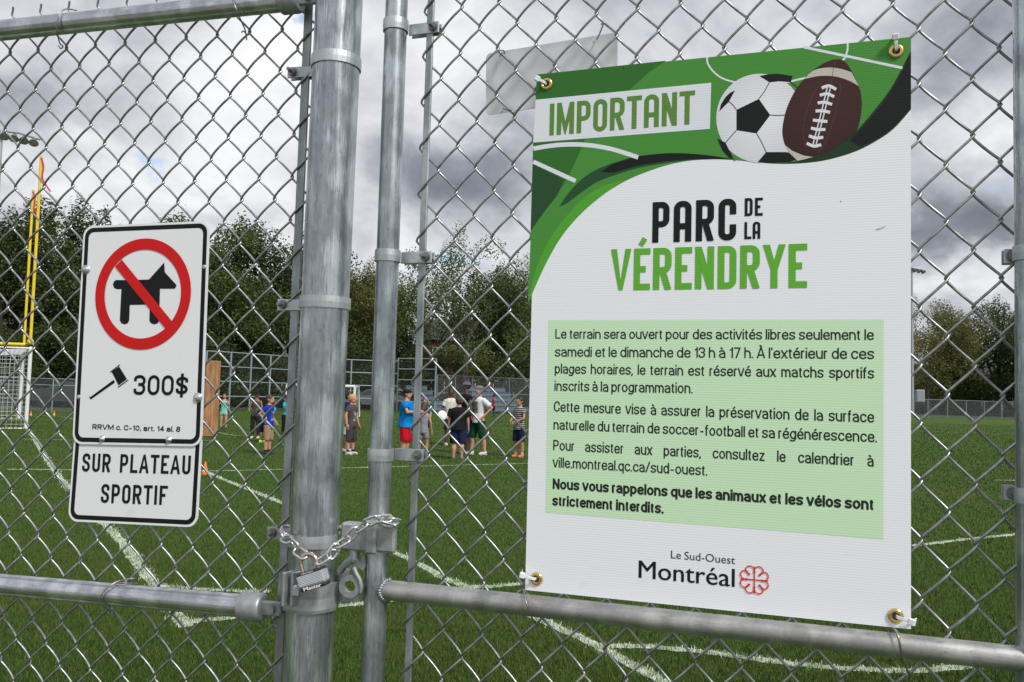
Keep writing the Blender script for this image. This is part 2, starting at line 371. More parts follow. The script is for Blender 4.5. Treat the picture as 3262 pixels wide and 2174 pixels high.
# ---- standing blades near the fence (a lawn nobody could count)
q = Mt('grass_blade', (.06, .11, .025), .8, 0, .12)
gi = q.n('ShaderNodeNewGeometry'); pos = q.noise(.35, 4, .6)
col = q.ramp(gi.outputs['Random Per Island'], [(0, (.022, .052, .009)), (.45, (.044, .090, .017)), (.8, (.075, .124, .028)), (1, (.13, .16, .055))])
col = q.mix(q.ramp(pos, [(.35, (0, 0, 0)), (.65, (.6, .6, .6))]), col, (.085, .118, .022)); q.color(col); M_BLADE = q.m
def lawn(n, y0, y1, H, W):
    u = rng.uniform(0, 1, n); y = (y0**-.4+(y1**-.4-y0**-.4)*u)**(-1/.4); x = rng.uniform(-.66, .66, n)*y*1.02
    CELL = .05; ids = []
    for V_, wd in LINES:
        sg = V_[1:]-V_[:-1]; nr = np.stack([-sg[:, 1], sg[:, 0]], 1)/np.maximum(np.linalg.norm(sg, axis=1), 1e-6)[:, None]
        for t in np.linspace(0, 1, 8):
            for s_ in np.linspace(-.34, .34, 4)*wd:
                q_ = V_[:-1, :2]+sg[:, :2]*t+nr*s_; ids.append(np.floor(q_[:, 0]/CELL).astype(np.int64)*100003+np.floor(q_[:, 1]/CELL).astype(np.int64))
    keep = ~np.isin(np.floor(x/CELL).astype(np.int64)*100003+np.floor(y/CELL).astype(np.int64), np.unique(np.concatenate(ids)))
    keep |= rng.uniform(0, 1, n) < .30; x = x[keep]; y = y[keep]; n = len(x)
    V, F = blades(np.stack([x, y, 0*x], 1), H*np.clip(y/14, 1, 1.6), W*np.clip(y/6, 1, 7)); return V, F
V, F = lawn(520000, 4.0, 62, .027, .0045)
tag(newobj('grass', npmesh('grass', V, F, M_BLADE)), kind='stuff')

# ================================================================== TREES
def leafmat(name, a, b, c):
    q = Mt(name, b, .6, 0, .3); gi = q.n('ShaderNodeNewGeometry')
    q.color(q.ramp(gi.outputs['Random Per Island'], [(0, a), (.6, b), (1, c)]))
    q.b.inputs['Subsurface Weight'].default_value = 0
    tr = q.n('ShaderNodeBsdfTranslucent'); tr.inputs[0].default_value = (*[x*1.3 for x in c], 1); mx = q.n('ShaderNodeMixShader'); mx.inputs[0].default_value = .25
    o = q.t.nodes['Material Output']; q.t.links.new(q.b.outputs[0], mx.inputs[1]); q.t.links.new(tr.outputs[0], mx.inputs[2]); q.t.links.new(mx.outputs[0], o.inputs[0]); return q.m
M_LEAFD = leafmat('dark_leaves', (.020, .033, .009), (.046, .070, .017), (.09, .12, .034))
M_LEAFM = leafmat('green_leaves', (.034, .054, .012), (.075, .110, .024), (.13, .17, .048))
M_LEAFY = leafmat('yellowing_leaves', (.055, .060, .014), (.115, .120, .028), (.20, .18, .055))
M_BARK = simple('bark', (.060, .050, .042), .95, 0, .35, 8, bump=.6)
def make_tree(seed, Ht, Rw, nleaf, leaf, base, clumps, spread=.72):
    """crown and trunk meshes for a tree Ht tall; leaves sit on clumps round the ends of the limbs"""
    r = np.random.default_rng(seed); rd = random.Random(seed)
    tb = MB(); tips = []
    def grow(p, d, L, rad, lev):
        pts = [p]; q = p.copy(); dd = d.copy()
        for i in range(4):
            dd = (dd+Vector((rd.uniform(-.16, .16), rd.uniform(-.16, .16), rd.uniform(-.02, .12)))).normalized(); q = q+dd*L/4; pts.append(q.copy())
        tb.tube(pts, [rad*(1-.14*i) for i in range(5)], 6 if lev else 9)
        if lev >= 2: tips.append(q); return
        for i in range(rd.choice((3, 4))):
            a = rd.uniform(0, 6.28); s = rd.uniform(.45, .95); nd_ = (dd+Vector((math.cos(a)*s, math.sin(a)*s, rd.uniform(-.1, .3)))).normalized()
            grow(pts[rd.choice((2, 3, 4))], nd_, L*rd.uniform(.6, .85), rad*.55, lev+1)
        tips.append(q)
    grow(Vector((0, 0, -.2)), Vector((0, 0, 1)), Ht*.42, Ht*.026, 0)
    cl = []
    for t in tips: cl.append((t.x, t.y, t.z, Rw*rd.uniform(.22, .36)))
    while len(cl) < clumps:
        a = rd.uniform(0, 6.28); z = rd.uniform(base, .95); prof = math.sin(min(1, (z-base)/(1-base)*.95+.08)*math.pi)**.55
        rr = Rw*prof*math.sqrt(rd.uniform(.1, 1))*spread*1.2; cl.append((math.cos(a)*rr, math.sin(a)*rr, Ht*z, Rw*rd.uniform(.14, .34)))
    cl = np.array(cl); cl[:, 2] = np.minimum(cl[:, 2], Ht-cl[:, 3]*.5)
    wgt = cl[:, 3]**2; k = r.choice(len(cl), nleaf, p=wgt/wgt.sum()); u = r.normal(size=(nleaf, 3)); u /= np.linalg.norm(u, axis=1)[:, None]
    rad = cl[k, 3]*(r.uniform(.3, 1, nleaf)**.5)*(1+.35*np.maximum(0, r.normal(size=nleaf))*.5)
    st = r.uniform(0, 1, len(cl)); tall = (st < .4) & (cl[:, 2] > Ht*.55); sx = np.where(tall, .42, 1.0)[k]; sz_ = np.where(tall, 1.35, .8)[k]
    P = cl[k, :3]+u*rad[:, None]*np.stack([sx, sx, sz_], 1)
    nrm = u+r.normal(size=(nleaf, 3))*.7+np.array([0, 0, .4]); nrm /= np.linalg.norm(nrm, axis=1)[:, None]
    a = np.cross(nrm, r.normal(size=(nleaf, 3))); a /= np.linalg.norm(a, axis=1)[:, None]; b = np.cross(nrm, a)
    sz = leaf*r.uniform(.5, 1.25, nleaf)[:, None]; 
    V = np.stack([P-a*sz, P-b*sz*.55+nrm*sz*.12, P+a*sz, P+b*sz*.55+nrm*sz*.12], 1).reshape(-1, 3); F = np.arange(nleaf*4).reshape(-1, 4)
    return V, F, tb
TREES = {}
def tree_proto(key, *a): TREES[key] = make_tree(*a)
tree_proto('dense', 3, 13, 5.2, 27000, .115, .10, 60)
tree_proto('round', 5, 12, 5.6, 26000, .115, .16, 55)
tree_proto('loose', 8, 13, 5.4, 15000, .10, .20, 46, .85)
tree_proto('poplar', 9, 14, 3.9, 24000, .115, .06, 60)
MESH = {}
def tree(key, leafm, base, ht, wscale, rz, label, group='trees beyond the field'):
    V, F, tb = TREES[key]; H0 = {'dense': 13, 'round': 12, 'loose': 13, 'poplar': 14}[key]
    k = (key, leafm.name)
    if k not in MESH:
        cm = npmesh('crown', V, F, leafm); tm = mesh_of(tb, 'trunk', M_BARK); MESH[k] = (cm, tm)
    cm, tm = MESH[k]; r = thing('tree', label, 'tree', base, rz, group); s = ht/H0
    r.scale = (s*wscale, s*wscale, s)
    for nme, me in (('crown', cm), ('trunk', tm)): o = newobj(nme, me); o.parent = r
    return r
def treepx(key, leafm, x, ytop, Y, wide, rz, label, **k):
    wide *= 1.14
    t = atdist(x, ytop, Y); return tree(key, leafm, (t.x, t.y, 0), t.z, wide, rz, label, **k)
treepx('dense', M_LEAFD, 40, 690, 50, 1.0, .3, 'dark bushy tree behind the yellow uprights at the left edge')
treepx('poplar', M_LEAFD, 165, 640, 54, 1.05, 1.3, 'tall pointed dark tree just right of the yellow uprights')
treepx('dense', M_LEAFD, 300, 675, 57, 1.0, 2.2, 'dark dense tree directly behind the no dogs sign')
treepx('round', M_LEAFM, 470, 715, 60, .95, 4.0, 'green tree rising above the right corner of the no dogs sign', )
treepx('poplar', M_LEAFD, 600, 695, 62, 1.0, .4, 'narrow dark tree halfway between no dogs sign and big post')
treepx('dense', M_LEAFM, 730, 725, 60, .95, 5.2, 'leafy green tree nearest the big post on its left side')
treepx('round', M_LEAFD, 880, 730, 63, .95, 1.0, 'dark tree crown touching the left side of the big post')
treepx('dense', M_LEAFD, 1010, 800, 66, .9, 2.9, 'dark tree mostly hidden behind the big post')
treepx('round', M_LEAFY, 1140, 855, 64, .62, 3.6, 'small yellowing tree seen in the gap between the two posts')
treepx('round', M_LEAFM, 1235, 880, 70, .85, .2, 'green tree behind the slim gate post')
treepx('loose', M_LEAFM, 1360, 790, 66, .9, 4.4, 'loose pale green tree over the bleachers left of the poster')
treepx('loose', M_LEAFM, 1500, 752, 64, .95, 1.9, 'tall airy tree whose trunk forks above the group of people')
treepx('round', M_LEAFD, 1600, 860, 70, .9, 5.6, 'darker tree partly covered by the left edge of the poster')
treepx('dense', M_LEAFM, 1800, 800, 78, 1.0, .9, 'tree hidden behind the poster, left one of three')
treepx('round', M_LEAFD, 2150, 850, 85, 1.0, 2.0, 'tree hidden behind the middle of the poster')
treepx('dense', M_LEAFD, 2500, 880, 92, 1.0, 3.0, 'tree hidden behind the poster, right one of three')
treepx('loose', M_LEAFY, 2790, 950, 100, 1.0, 4.1, 'yellow green tree behind the right edge of the poster')
treepx('loose', M_LEAFY, 2960, 955, 104, .95, .7, 'yellow green loose tree right of the poster by the light pole')
treepx('round', M_LEAFM, 3060, 985, 108, .95, .3, 'mid green rounded tree second from the light pole')
treepx('dense', M_LEAFD, 3170, 965, 106, .95, 2.6, 'dark green tree at the right edge beside the gate stile')
treepx('round', M_LEAFD, 3330, 990, 104, 1.0, 5.0, 'dark tree cut off by the right edge of the picture')
# shrubs at the foot of the trees
def shrub(x, y, Y, h, wd, label, key='round', lm=None, group='shrubs behind the far fence'):
    t = atdist(x, y, Y); r = tree(key, lm or M_LEAFD, (t.x, t.y, -h*.25), h*1.25, wd, random.uniform(0, 6), label, group); r.name = 'shrub'; r['category'] = 'shrub'; return r
for x, y, Y, h, wd, lab in [(-20, 1300, 47, 4.5, 1.4, 'dark shrub behind the white soccer goal'), (200, 1300, 49, 4.8, 1.4, 'dark shrub behind chain link fence between soccer goal and sign'),
    (420, 1300, 54, 5.5, 1.4, 'dark shrub behind the no dogs sign'), (640, 1300, 57, 6, 1.4, 'dark shrub behind the wooden board'), (820, 1300, 58, 6, 1.4, 'dark shrub behind the woman in the grey tank top'),
    (1010, 1300, 60, 6, 1.3, 'dark shrub behind the big post at backstop height'), (1180, 1300, 63, 6, 1.3, 'dark shrub behind the blond boy'), (1350, 1300, 66, 5, 1.3, 'dark shrub behind the boy in red shorts'),
    (1700, 1300, 78, 5, 1.5, 'dark shrub hidden by the left part of the poster'), (2000, 1300, 85, 6, 1.5, 'dark shrub hidden by the middle of the poster'), (2400, 1300, 92, 6, 1.5, 'dark shrub hidden by the right part of the poster'), (2760, 1300, 99, 6.5, 1.6, 'dark shrub at the right edge of the poster'),
    (2990, 1300, 112, 7, 1.5, 'dark shrub behind the house right of the poster'), (3230, 1300, 111, 7, 1.5, 'dark shrub at far right under the dark trees')]:
    shrub(x, y, Y, h, wd, lab)
# ================================================================== CHAIN LINK: the fixed fence on the left and the gate on the right
PA, PH, WR, WB = .0368, .0872, .00225, .0052
def wire_mesh(name, turns, mat, a, h, top_barb=True):
    K = 20; path = []
    if top_barb: path += [(.004, -.004, .016), (.0015, -.002, .008)]
    for i in range(int(turns*K)+1):
        ph = 2*math.pi*i/K; tri = math.asin(.985*math.cos(ph))/math.asin(.985); sn = math.sin(ph)
        path.append((a/2-(a/2+WR*.9)*tri, WB*math.copysign(abs(sn)**.75, sn), -h*i/K))
    mb = MB().tube(path, WR, 7, True); return mesh_of(mb, name, mat)
# left fence
GLZ0 = GL.O.z
base = GL.at(1030, 1087, .03); base.z = 0
FL = thing('chain_link_fence', 'galvanised chain link fence with thick round post, carrying the no dogs sign', 'fence', base, GL.yaw)
def loc(rt, p): return Matrix.LocRotScale(rt.location, rt.rotation_euler, None).inverted() @ p
hL = .0860; aL = .0365
wmL = wire_mesh('wire', 26.0, M_WIRE, aL, hL)
# the mesh starts 'top' rows above the reference row of knuckles
for c in range(-1, 62):
    j0 = (-1.5 if c % 2 else -2.0)
    z = GL.O.z-hL*j0+(-.002)*0-.002*aL*(-c)*0
    # top edge of the mesh stands just over the rail
    p = GL.pt(-c*aL-aL if False else -c*aL, 0); z = GL.O.z-hL*j0
    while z > 2.33: z -= hL
    o = newobj('wire', wmL); o.parent = FL; q_ = loc(FL, Vector((p.x, p.y, z+random.uniform(-.0008, .0008)))); o.location = q_+Vector((random.uniform(-.0006, .0006), 0, 0)); o.rotation_euler = (random.uniform(-.0015, .0015), random.uniform(-.0007, .0007), 0)
    if c == -1: o.scale = (1, 1, 1)
def seg(plane, a, b, off): return plane.at(*a, off), plane.at(*b, off)
# thick post
pa, pb = seg(GL, (1081, 0), (979, 2174), .030)
ax = (pa-pb).normalized()
def along(p, z): return p+ax*((z-p.z)/ax.z)
PR = .0445
FPOST = MB().tube([along(pa, -.1), along(pa, .6), along(pa, 1.2), along(pa, 1.8), along(pa, 2.33)], PR, 40)
fp = FPOST.build('post', M_GALV, FL)
MB().lathe(along(pa, 2.33), ax, [(PR+.004, -.03), (PR+.004, .0), (PR*.8, .03), (PR*.4, .045), (0, .05)], 24).build('post_cap', M_CAST, FL)
def zat(plane, px, py, off=.03): return plane.at(px, py, off).z
def hexbolt(mb, p, d, L, r=.0048):
    d = Vector(d).normalized(); mb.cyl(p, p+d*L, r*.62, 10); mb.tube([p, p+d*.006], [r*1.35, r*1.35], 6); mb.tube([p+d*.001, p+d*.0015], [r*1.9, r*1.9], 14)
def band(parent, cpt, axis, r, h, plane, side, bx, th=.0028, nutside=1):
    """strap round a post, two lugs meeting at a bolt at plane coordinate bx; bolt is a sub-part"""
    m_ = MB(); m_.ring(cpt, axis, [(r+.0006, -h/2), (r+th, -h/2), (r+th+.0005, 0), (r+th, h/2), (r+.0006, h/2)], 36)
    a0 = plane.loc(cpt)[0]; zc = cpt.z; s = side
    x0 = a0+s*(r-.004); L = abs(bx-x0)+.012
    for off in (.004, -.010):
        cc = plane.pt(x0+s*L/2, zc-plane.O.z, off+ (0 if s < 0 else 0)); m_.box(cc, (L, th, h), plane.D, plane.n, (0, 0, 1), .0008)
    o = m_.build('brace_band', M_BAND, parent)
    b = MB(); p = plane.pt(bx, zc-plane.O.z, -.016); b.cyl(p, p+plane.n*.034, .0040, 10)
    q = plane.pt(bx, zc-plane.O.z, .0056); b.tube([q, q+plane.n*.0065], [.0078, .0078], 6); b.tube([q, q+plane.n*.001], [.0095, .0095], 14)
    b.tube([q+plane.n*.0065, q+plane.n*.020], [.0038, .0036], 10)
    b.build('bolt', M_BOLT, o); return o
cL = lambda y: along(pa, zat(GL, 1068-.047*y, y))
for (y, bx) in ((205, 938), (967, 905), (1716, 872)):
    band(FL, cL(y), ax, PR, .022, GL, -1, GL.loc(GL.at(bx, y+15))[0])
# tension bar threaded through the last wires
def bar(plane, a, b, wd, th, off, nm, parent, mat):
    A, B = seg(plane, a, b, off); d = (A-B).normalized(); A = B+d*((2.31 if plane is GL else 2.86)-B.z)/d.z; B = A-d*((A.z-.08)/d.z)
    return MB().box((A+B)/2, (wd, th, (A-B).length), plane.D, plane.n, d, .0012).build(nm, mat, parent)
bar(GL, (984, 18), (888, 2128), .0175, .005, 0.0, 'tension_bar', FL, M_GALVD)
# rails with their end cups
def rail(parent, plane, a, b, off, r, mat, ext=0, name='rail', ntube=24):
    A, B = seg(plane, a, b, off); d = (B-A).normalized(); A = A-d*ext
    k = 6; MB().tube([A.lerp(B, i/k) for i in range(k+1)], r, ntube).build(name, mat, parent); return A, B, d
A, B, d = rail(FL, GL, (0, 98), (905, 3), .030, .0212, M_RAIL, 1.6, 'top_rail')
def cup(parent, B, d, r, L, mat=M_CAST):
    m_ = MB().lathe(B-d*.004, d, [(r*.97, 0), (r*.98, 0), (r*1.16, 0), (r*1.17, .0003), (r*1.18, .0012), (r*1.18, .002), (r*1.18, L*.72), (r*1.18, L*.74), (r*1.14, L*.90), (r*1.04, L*.985), (r*.98, L*.997), (r*.9, L), (0, L+.0005)], 28)
    m_.box(B+d*(L+.012), (.042, .010, .026), d, Vector(d).cross(Vector((0, 0, 1))), (0, 0, 1), .002)
    m_.tube([B+d*(L+.014)-GL.n*.004, B+d*(L+.014)+GL.n*.012], [.0095, .0095], 6)
    return m_.build('rail_end_cup', mat, parent)
cup(FL, B, d, .0225, .040)
A, B, d = rail(FL, GL, (0, 1862), (778, 1931), .030, .0212, M_RAIL, 1.6, 'middle_rail')
cup(FL, B, d, .0225, .045)
MB().tube([GL.pt(-2.4, .10-GL.O.z, 0), GL.pt(-.1, .10-GL.O.z, 0)], .0212, 16).build('bottom_rail', M_RAIL, FL)
pq = GL.pt(-2.42, 0, .03); MB().tube([(pq.x, pq.y, -.1), (pq.x, pq.y, 2.33)], .032, 20).build('post', M_GALV, FL)
# wire ties
def tie(parent, plane, pts, offs, r=.0014, ends=()):
    P = [plane.at(x, y, o) for (x, y), o in zip(pts, offs)]
    m_ = MB().tube([tuple(p) for p in spline([tuple(p) for p in P], 7)], r, 6)
    return m_.build('tie_wire', M_TIEW, parent)
c1 = lambda x, y: (x*.4887, y*.4887)
c7 = lambda x, y: (x*.3995, 1680+y*.3995)
tie(FL, GL, [c1(500, 70), c1(440, 60), c1(400, 78), c1(374, 140), c1(374, 215), c1(390, 282), c1(410, 303), c1(396, 318), c1(382, 300)], [.012, .034, .050, .0555, .047, .018, .005, .010, .008])
tie(FL, GL, [c1(1500, -34), c1(1514, -10), c1(1532, 40), c1(1553, 95), c1(1580, 155), c1(1600, 205), c1(1608, 262)], [.034, .050, .0555, .049, .026, .008, .012])
tie(FL, GL, [c1(1608, 230), c1(1590, 205), c1(1575, 212)], [.006, .012, .008])
tie(FL, GL, [c7(1095, 452), c7(1000, 445), c7(910, 438), c7(1060, 410), c7(1095, 430)], [.004, .03, .034, .02, -.004])
tie(FL, GL, [c7(1070, 405), c7(960, 425), c7(870, 470), c7(810, 540), c7(800, 600), c7(840, 645), c7(890, 662), c7(935, 640)], [.006, .03, .048, .0555, .054, .04, .012, .006])
tie(FL, GL, [c7(860, 680), c7(880, 700), c7(900, 672)], [.01, .007, .004])

# the gate
base = GR.at(1226, 1087, .026); base.z = 0
FG = thing('chain_link_gate', 'galvanised chain link gate leaf carrying the large green and white poster', 'gate', base, GR.yaw)
hR = .0885; aR = .0371
wmR = wire_mesh('wire', 32.0, M_WIRE, aR, hR, False)
for c in range(-1, 31):
    j0 = (-7.5 if c % 2 else -8.0)
    p = GR.pt(c*aR, 0); z = GR.O.z-hR*j0+.0009*aR*c
    while z > 2.87: z -= hR
    o = newobj('wire', wmR); o.parent = FG; o.location = loc(FG, Vector((p.x, p.y, z+random.uniform(-.0008, .0008))))+Vector((random.uniform(-.0006, .0006), 0, 0)); o.rotation_euler = (random.uniform(-.0015, .0015), random.uniform(-.0007, .0007), 0)
ga, gb = seg(GR, (1264, 0), (1187, 2174), .026); gax = (ga-gb).normalized()
def galong(z): return ga+gax*((z-ga.z)/gax.z)
GRD = .0211
MB().tube([galong(z) for z in (.05, .8, 1.13, 1.6, 2.0, 2.88)], GRD, 28).build('gate_stile', M_GALV, FG)
for y, bx in ((88, 1383), (817, 1359), (1450, 1333)):
    band(FG, galong(zat(GR, 1240, y, .026)), gax, GRD, .022, GR, 1, GR.loc(GR.at(bx, y+6))[0])
bar(GR, (1374, 0), (1299, 2174), .0135, .006, 0.0, 'tension_bar', FG, M_GALVD)
A, B, d = rail(FG, GR, (1236, 1880), (3262, 2101), .026, .0178, M_RAILD, .018, 'middle_rail'); A = A+d*.018; B2 = B+d*.05
MB().tube([B, B2], .0178, 20).build('middle_rail', M_RAILD, FG)
# weld bead
wb = MB(); 
for k in range(26):
    a = 2*math.pi*k/26; U = d.cross(Vector((0, 0, 1))).normalized(); W = Vector((0, 0, 1)); cc = A+d*(.0015-.0075*math.sin(a)**2*0-.009*abs(math.sin(a))+random.uniform(-.0008, .0008))+U*math.sin(a)*.0175+W*math.cos(a)*.0182
    wb.ell(cc, (.0050, .0052, .0040), None, 7, 5)
tag(wb.build('weld_bead', M_GALVD, FG), kind='stuff')
sa, sb = seg(GR, (3277, 0), (3297, 2174), .026); sax = (sa-sb).normalized(); sal = lambda z: sa+sax*((z-sa.z)/sax.z)
MB().tube([sal(z) for z in (.05, 1, 2, 2.88)], GRD, 24).build('gate_stile', M_GALV, FG)
bar(GR, (3246, 0), (3252, 2174), .0135, .006, 0.0, 'tension_bar', FG, M_GALVD)
for y in (808, 1580):
    band(FG, sal(zat(GR, 3288, y, .026)), sax, GRD, .022, GR, -1, GR.loc(GR.at(3224, y))[0])
for z in (.07, 2.86): MB().tube([galong(z)+GR.D*.01, sal(z)-GR.D*.01], .0178, 16).build('rail', M_RAILD, FG)
c8 = lambda x, y: (1640+x*.6893, 1680+y*.6893)
tie(FG, GR, [c8(25, 285), c8(40, 292), c8(50, 340), c8(65, 385), c8(85, 430), c8(105, 455), c8(95, 462)], [.0, .03, .0475, .047, .03, .008, .004], .0015)
tie(FG, GR, [c8(1735, 480), c8(1755, 472), c8(1775, 520), c8(1790, 590), c8(1810, 650), c8(1828, 690)], [.01, .035, .048, .046, .03, .008], .0017)
tie(FG, GR, [c8(1790, 672), c8(1810, 690), c8(1835, 680), c8(1842, 692)], [.006, .011, .004, .008], .0017)

# ---- latch collar on the thick post and fork latch on the gate stile
c5 = lambda x, y: (820+x*.3916, 1560+y*.3916)
zc = lambda y: zat(GL, 1000, c5(0, y)[1])
ctr = lambda y: along(pa, zc(y))
m_ = MB(); ctop, cbot = ctr(735), ctr(960); hh = (ctop.z-cbot.z)/2; mid = (ctop+cbot)/2
m_.ring(mid, ax, [(PR+.0008, -hh), (PR+.0055, -hh), (PR+.0065, -hh+.006), (PR+.0045, 0), (PR+.0058, hh), (PR+.0008, hh)], 40)
# flange ears on its left front, with the clamping bolt between them
for xx, w_ in ((262, .0065), (332, .006)):
    p = GL.at(*c5(xx, 800), .076); m_.box(p, (w_, .034, .060), (GL.D+GL.n*.35).normalized(), (GL.n-GL.D*.35).normalized(), (0, 0, 1), .0015)
COL = m_.build('latch_collar', M_CAST, FL)
b = MB(); p = GL.at(*c5(285, 815), .082); e_ = GL.at(*c5(350, 820), .082); b.box((p+e_)/2, ((e_-p).length, .020, .021), (e_-p).normalized(), GL.n, (0, 0, 1), .003); b.build('bolt', M_CHAIN, COL)
# strike plate on the right of the collar
m_ = MB(); pl = [GL.at(*c5(x, y), .020) for x, y in ((640, 690), (664, 690), (672, 800), (700, 856), (757, 880), (815, 855), (845, 805), (860, 790), (860, 860), (838, 902), (800, 914), (640, 914))]
m_.plate(pl, -GL.n*.005); m_.build('strike_plate', M_CAST, FL)
# fork latch, a part of the gate
m_ = MB()
gm = lambda x, y, o=0.0: GR.at(*c5(x, y), .026+o)
cz = (gm(900, 300).z+gm(900, 440).z)/2
m_.ring(galong(gm(1000, 385).z), gax, [(GRD+.0008, -.026), (GRD+.006, -.026), (GRD+.006, .026), (GRD+.0008, .026)], 30)
m_.box((gm(842, 290)+gm(842, 455))/2+GR.n*.012, (.058, .026, .050), GR.D, GR.n, (0, 0, 1), .004)
m_.box(gm(935, 385, .024), (.022, .020, .060), GR.D, GR.n, (0, 0, 1), .004)
m_.box(gm(1030, 380, .020), (.048, .014, .056), GR.D, GR.n, (0, 0, 1), .004)
m_.tube([gm(785, 440, .012), gm(788, 500, .014), gm(785, 565, .014)], [.010, .0095, .011], 12)
LAT = m_.build('fork_latch', M_CAST, FG)
m_ = MB()
fork = [(775, 545), (720, 580), (680, 630), (665, 690), (680, 700), (720, 690), (745, 650), (790, 620), (830, 640), (860, 660), (878, 610), (872, 545), (850, 555), (835, 590), (812, 560)]
m_.plate([gm(x, y, .020) for x, y in [tuple(p[:2]) for p in spline(fork, 4, True)]], -GR.n*.009)
m_.tube([gm(x, y, .022) for x, y in ((780, 565), (725, 595), (680, 650), (662, 668))], [.0075, .0065, .0060, .0055], 10)
m_.build('fork', M_CAST, LAT)
m_ = MB(); rc = gm(758, 785, .022); nn = (GR.n+GR.D*.15).normalized()
m_.ring(rc, nn, [(.0105, -.005), (.0205, -.005), (.0215, 0), (.0205, .005), (.0105, .005)], 28)
m_.tube([gm(x, y, .024) for x, y in ((782, 632), (800, 680), (832, 735), (846, 790), (838, 840))], [.0055, .005, .0045, .004, .003], 8)
m_.tube([gm(x, y, .024) for x, y in ((745, 650), (705, 710), (685, 755))], [.006, .0055, .0045], 8)
m_.build('eye_ring', M_CAST, LAT)
b = MB(); b.cyl(gm(672, 320, -.004), gm(705, 322, -.004), .0042, 10); b.tube([gm(690, 320, -.004), gm(702, 320, -.004)], [.009, .009], 6); b.build('bolt', M_BOLT, LAT)

# ---- chain and padlock
def link_mesh(L, W_, r):
    path = []
    for i in range(20):
        a = 2*math.pi*i/20; path.append((math.copysign((L-W_)/2, math.cos(a))+(W_/2)*math.cos(a), (W_/2)*math.sin(a), 0))
    return MB().tube(path, r, 7, False, True)
CH = thing('chain', 'bright steel chain looped between the thick post and the gate stile', 'chain', along(pa, 1.18)+GL.n*.05)
lkm = mesh_of(link_mesh(.029, .0165, .0026), 'link', M_CHAIN)
def lay_chain(P, off0=0):
    P = spline([tuple(p) for p in P], 10); D_ = [0]
    for a, b in zip(P[:-1], P[1:]): D_.append(D_[-1]+(b-a).length)
    n = int(D_[-1]/.0222); 
    for i in range(n):
        s0 = (i+.5)*D_[-1]/n-.006; s1 = s0+.012
        def at(s):
            s = min(max(s, 0), D_[-1]); j = max(0, min(len(P)-2, int(np.searchsorted(D_, s))-1)); t = (s-D_[j])/max(1e-9, D_[j+1]-D_[j]); return P[j].lerp(P[j+1], t)
        a, b = at(s0), at(s1); t = (b-a).normalized(); fr = GL.n.cross(t).normalized(); nz = t.cross(fr)
        ang = R(38 if (i+off0) % 2 else -48); Y_ = fr*math.cos(ang)+nz*math.sin(ang); Z_ = t.cross(Y_)
        o = newobj('link', lkm); o.parent = CH; mm = Matrix((t, Y_, Z_)).transposed().to_4x4(); mm.translation = (a+b)/2-Vector(CH.location); o.matrix_local = mm
def cp(x, y, off): return GL.at(*c5(x, y), .030+off)
lay_chain([cp(238, 296, .000), cp(225, 345, .018), cp(212, 385, .042), cp(262, 415, .056), cp(310, 440, .062), cp(330, 500, .068), cp(392, 548, .073)])
lay_chain([cp(488, 596, .075), cp(550, 560, .070), cp(610, 520, .066), cp(650, 460, .060), cp(735, 405, .052), cp(790, 345, .050), cp(870, 290, .052), cp(930, 252, .052), cp(1010, 240, .048), cp(1085, 238, .040), cp(1140, 250, .020)])
lay_chain([cp(1140, 258, .012), cp(1105, 290, .030), cp(1050, 290, .046), cp(1000, 262, .050)], 1)
lay_chain([cp(545, 565, .062), cp(590, 545, .064), cp(650, 500, .058)], 1)
M_BLACKP = simple('black_bumper', (.03, .03, .035), .35, .2, .2, 80)
M_LAM = simple('laminated_steel', (.72, .76, .80), .32, .45, .08, 120)
M_SHK = simple('hardened_shackle', (.66, .52, .42), .2, 1, .12, 200)
kc = [cp(*p, .072) for p in ((335, 680), (545, 615), (572, 775), (375, 835))]
X_ = ((kc[1]-kc[0]).normalized()+(kc[2]-kc[3]).normalized()).normalized(); Z_ = (kc[0]-kc[3]); Z_ = (Z_-X_*Z_.dot(X_)).normalized(); Yn = X_.cross(Z_)*-1
if Yn.dot(GL.n) < 0: Yn = -Yn
kcen = sum(kc, Vector())/4; KW = ((kc[1]-kc[0]).length+(kc[2]-kc[3]).length)/2; KH = (kc[0]-kc[3]).length*.97
PL = thing('padlock', 'laminated steel padlock hanging from the chain in front of the thick post', 'padlock', kcen-Z_*KH/2)
lam = None; nl = 7
bm_ = MB().box(kcen, (KW*.96, .021, KH*.98), X_, Yn, Z_, .003); body = bm_.build('lock_body', M_CAST, PL)
for i in range(nl):
    t = -.5+.27+(.56)*(i+.5)/nl; MB().box(kcen+Z_*KH*t, (KW, .0235, KH*.56/nl*.66), X_, Yn, Z_, .0007).build('plate', M_LAM, body)
MB().box(kcen-Z_*KH*.375, (KW*1.02, .0245, KH*.25), X_, Yn, Z_, .003).build('bumper', M_BLACKP, PL)
MB().box(kcen+Z_*KH*.415, (KW*1.02, .0245, KH*.15), X_, Yn, Z_, .0025).build('bumper', M_BLACKP, PL)
sh = []
for i in range(17):
    a = math.pi*i/16; sh.append(kcen+X_*(-.0005-KW*.31*math.cos(a))+Z_*(KH*.5+.012+KW*.31*1.0*math.sin(a)))
sh = [kcen-X_*(KW*.31+.0005)+Z_*KH*.45]+sh+[kcen+X_*(KW*.31-.0005)+Z_*KH*.45]
MB().tube(sh, .0040, 12).build('shackle', M_SHK, PL)
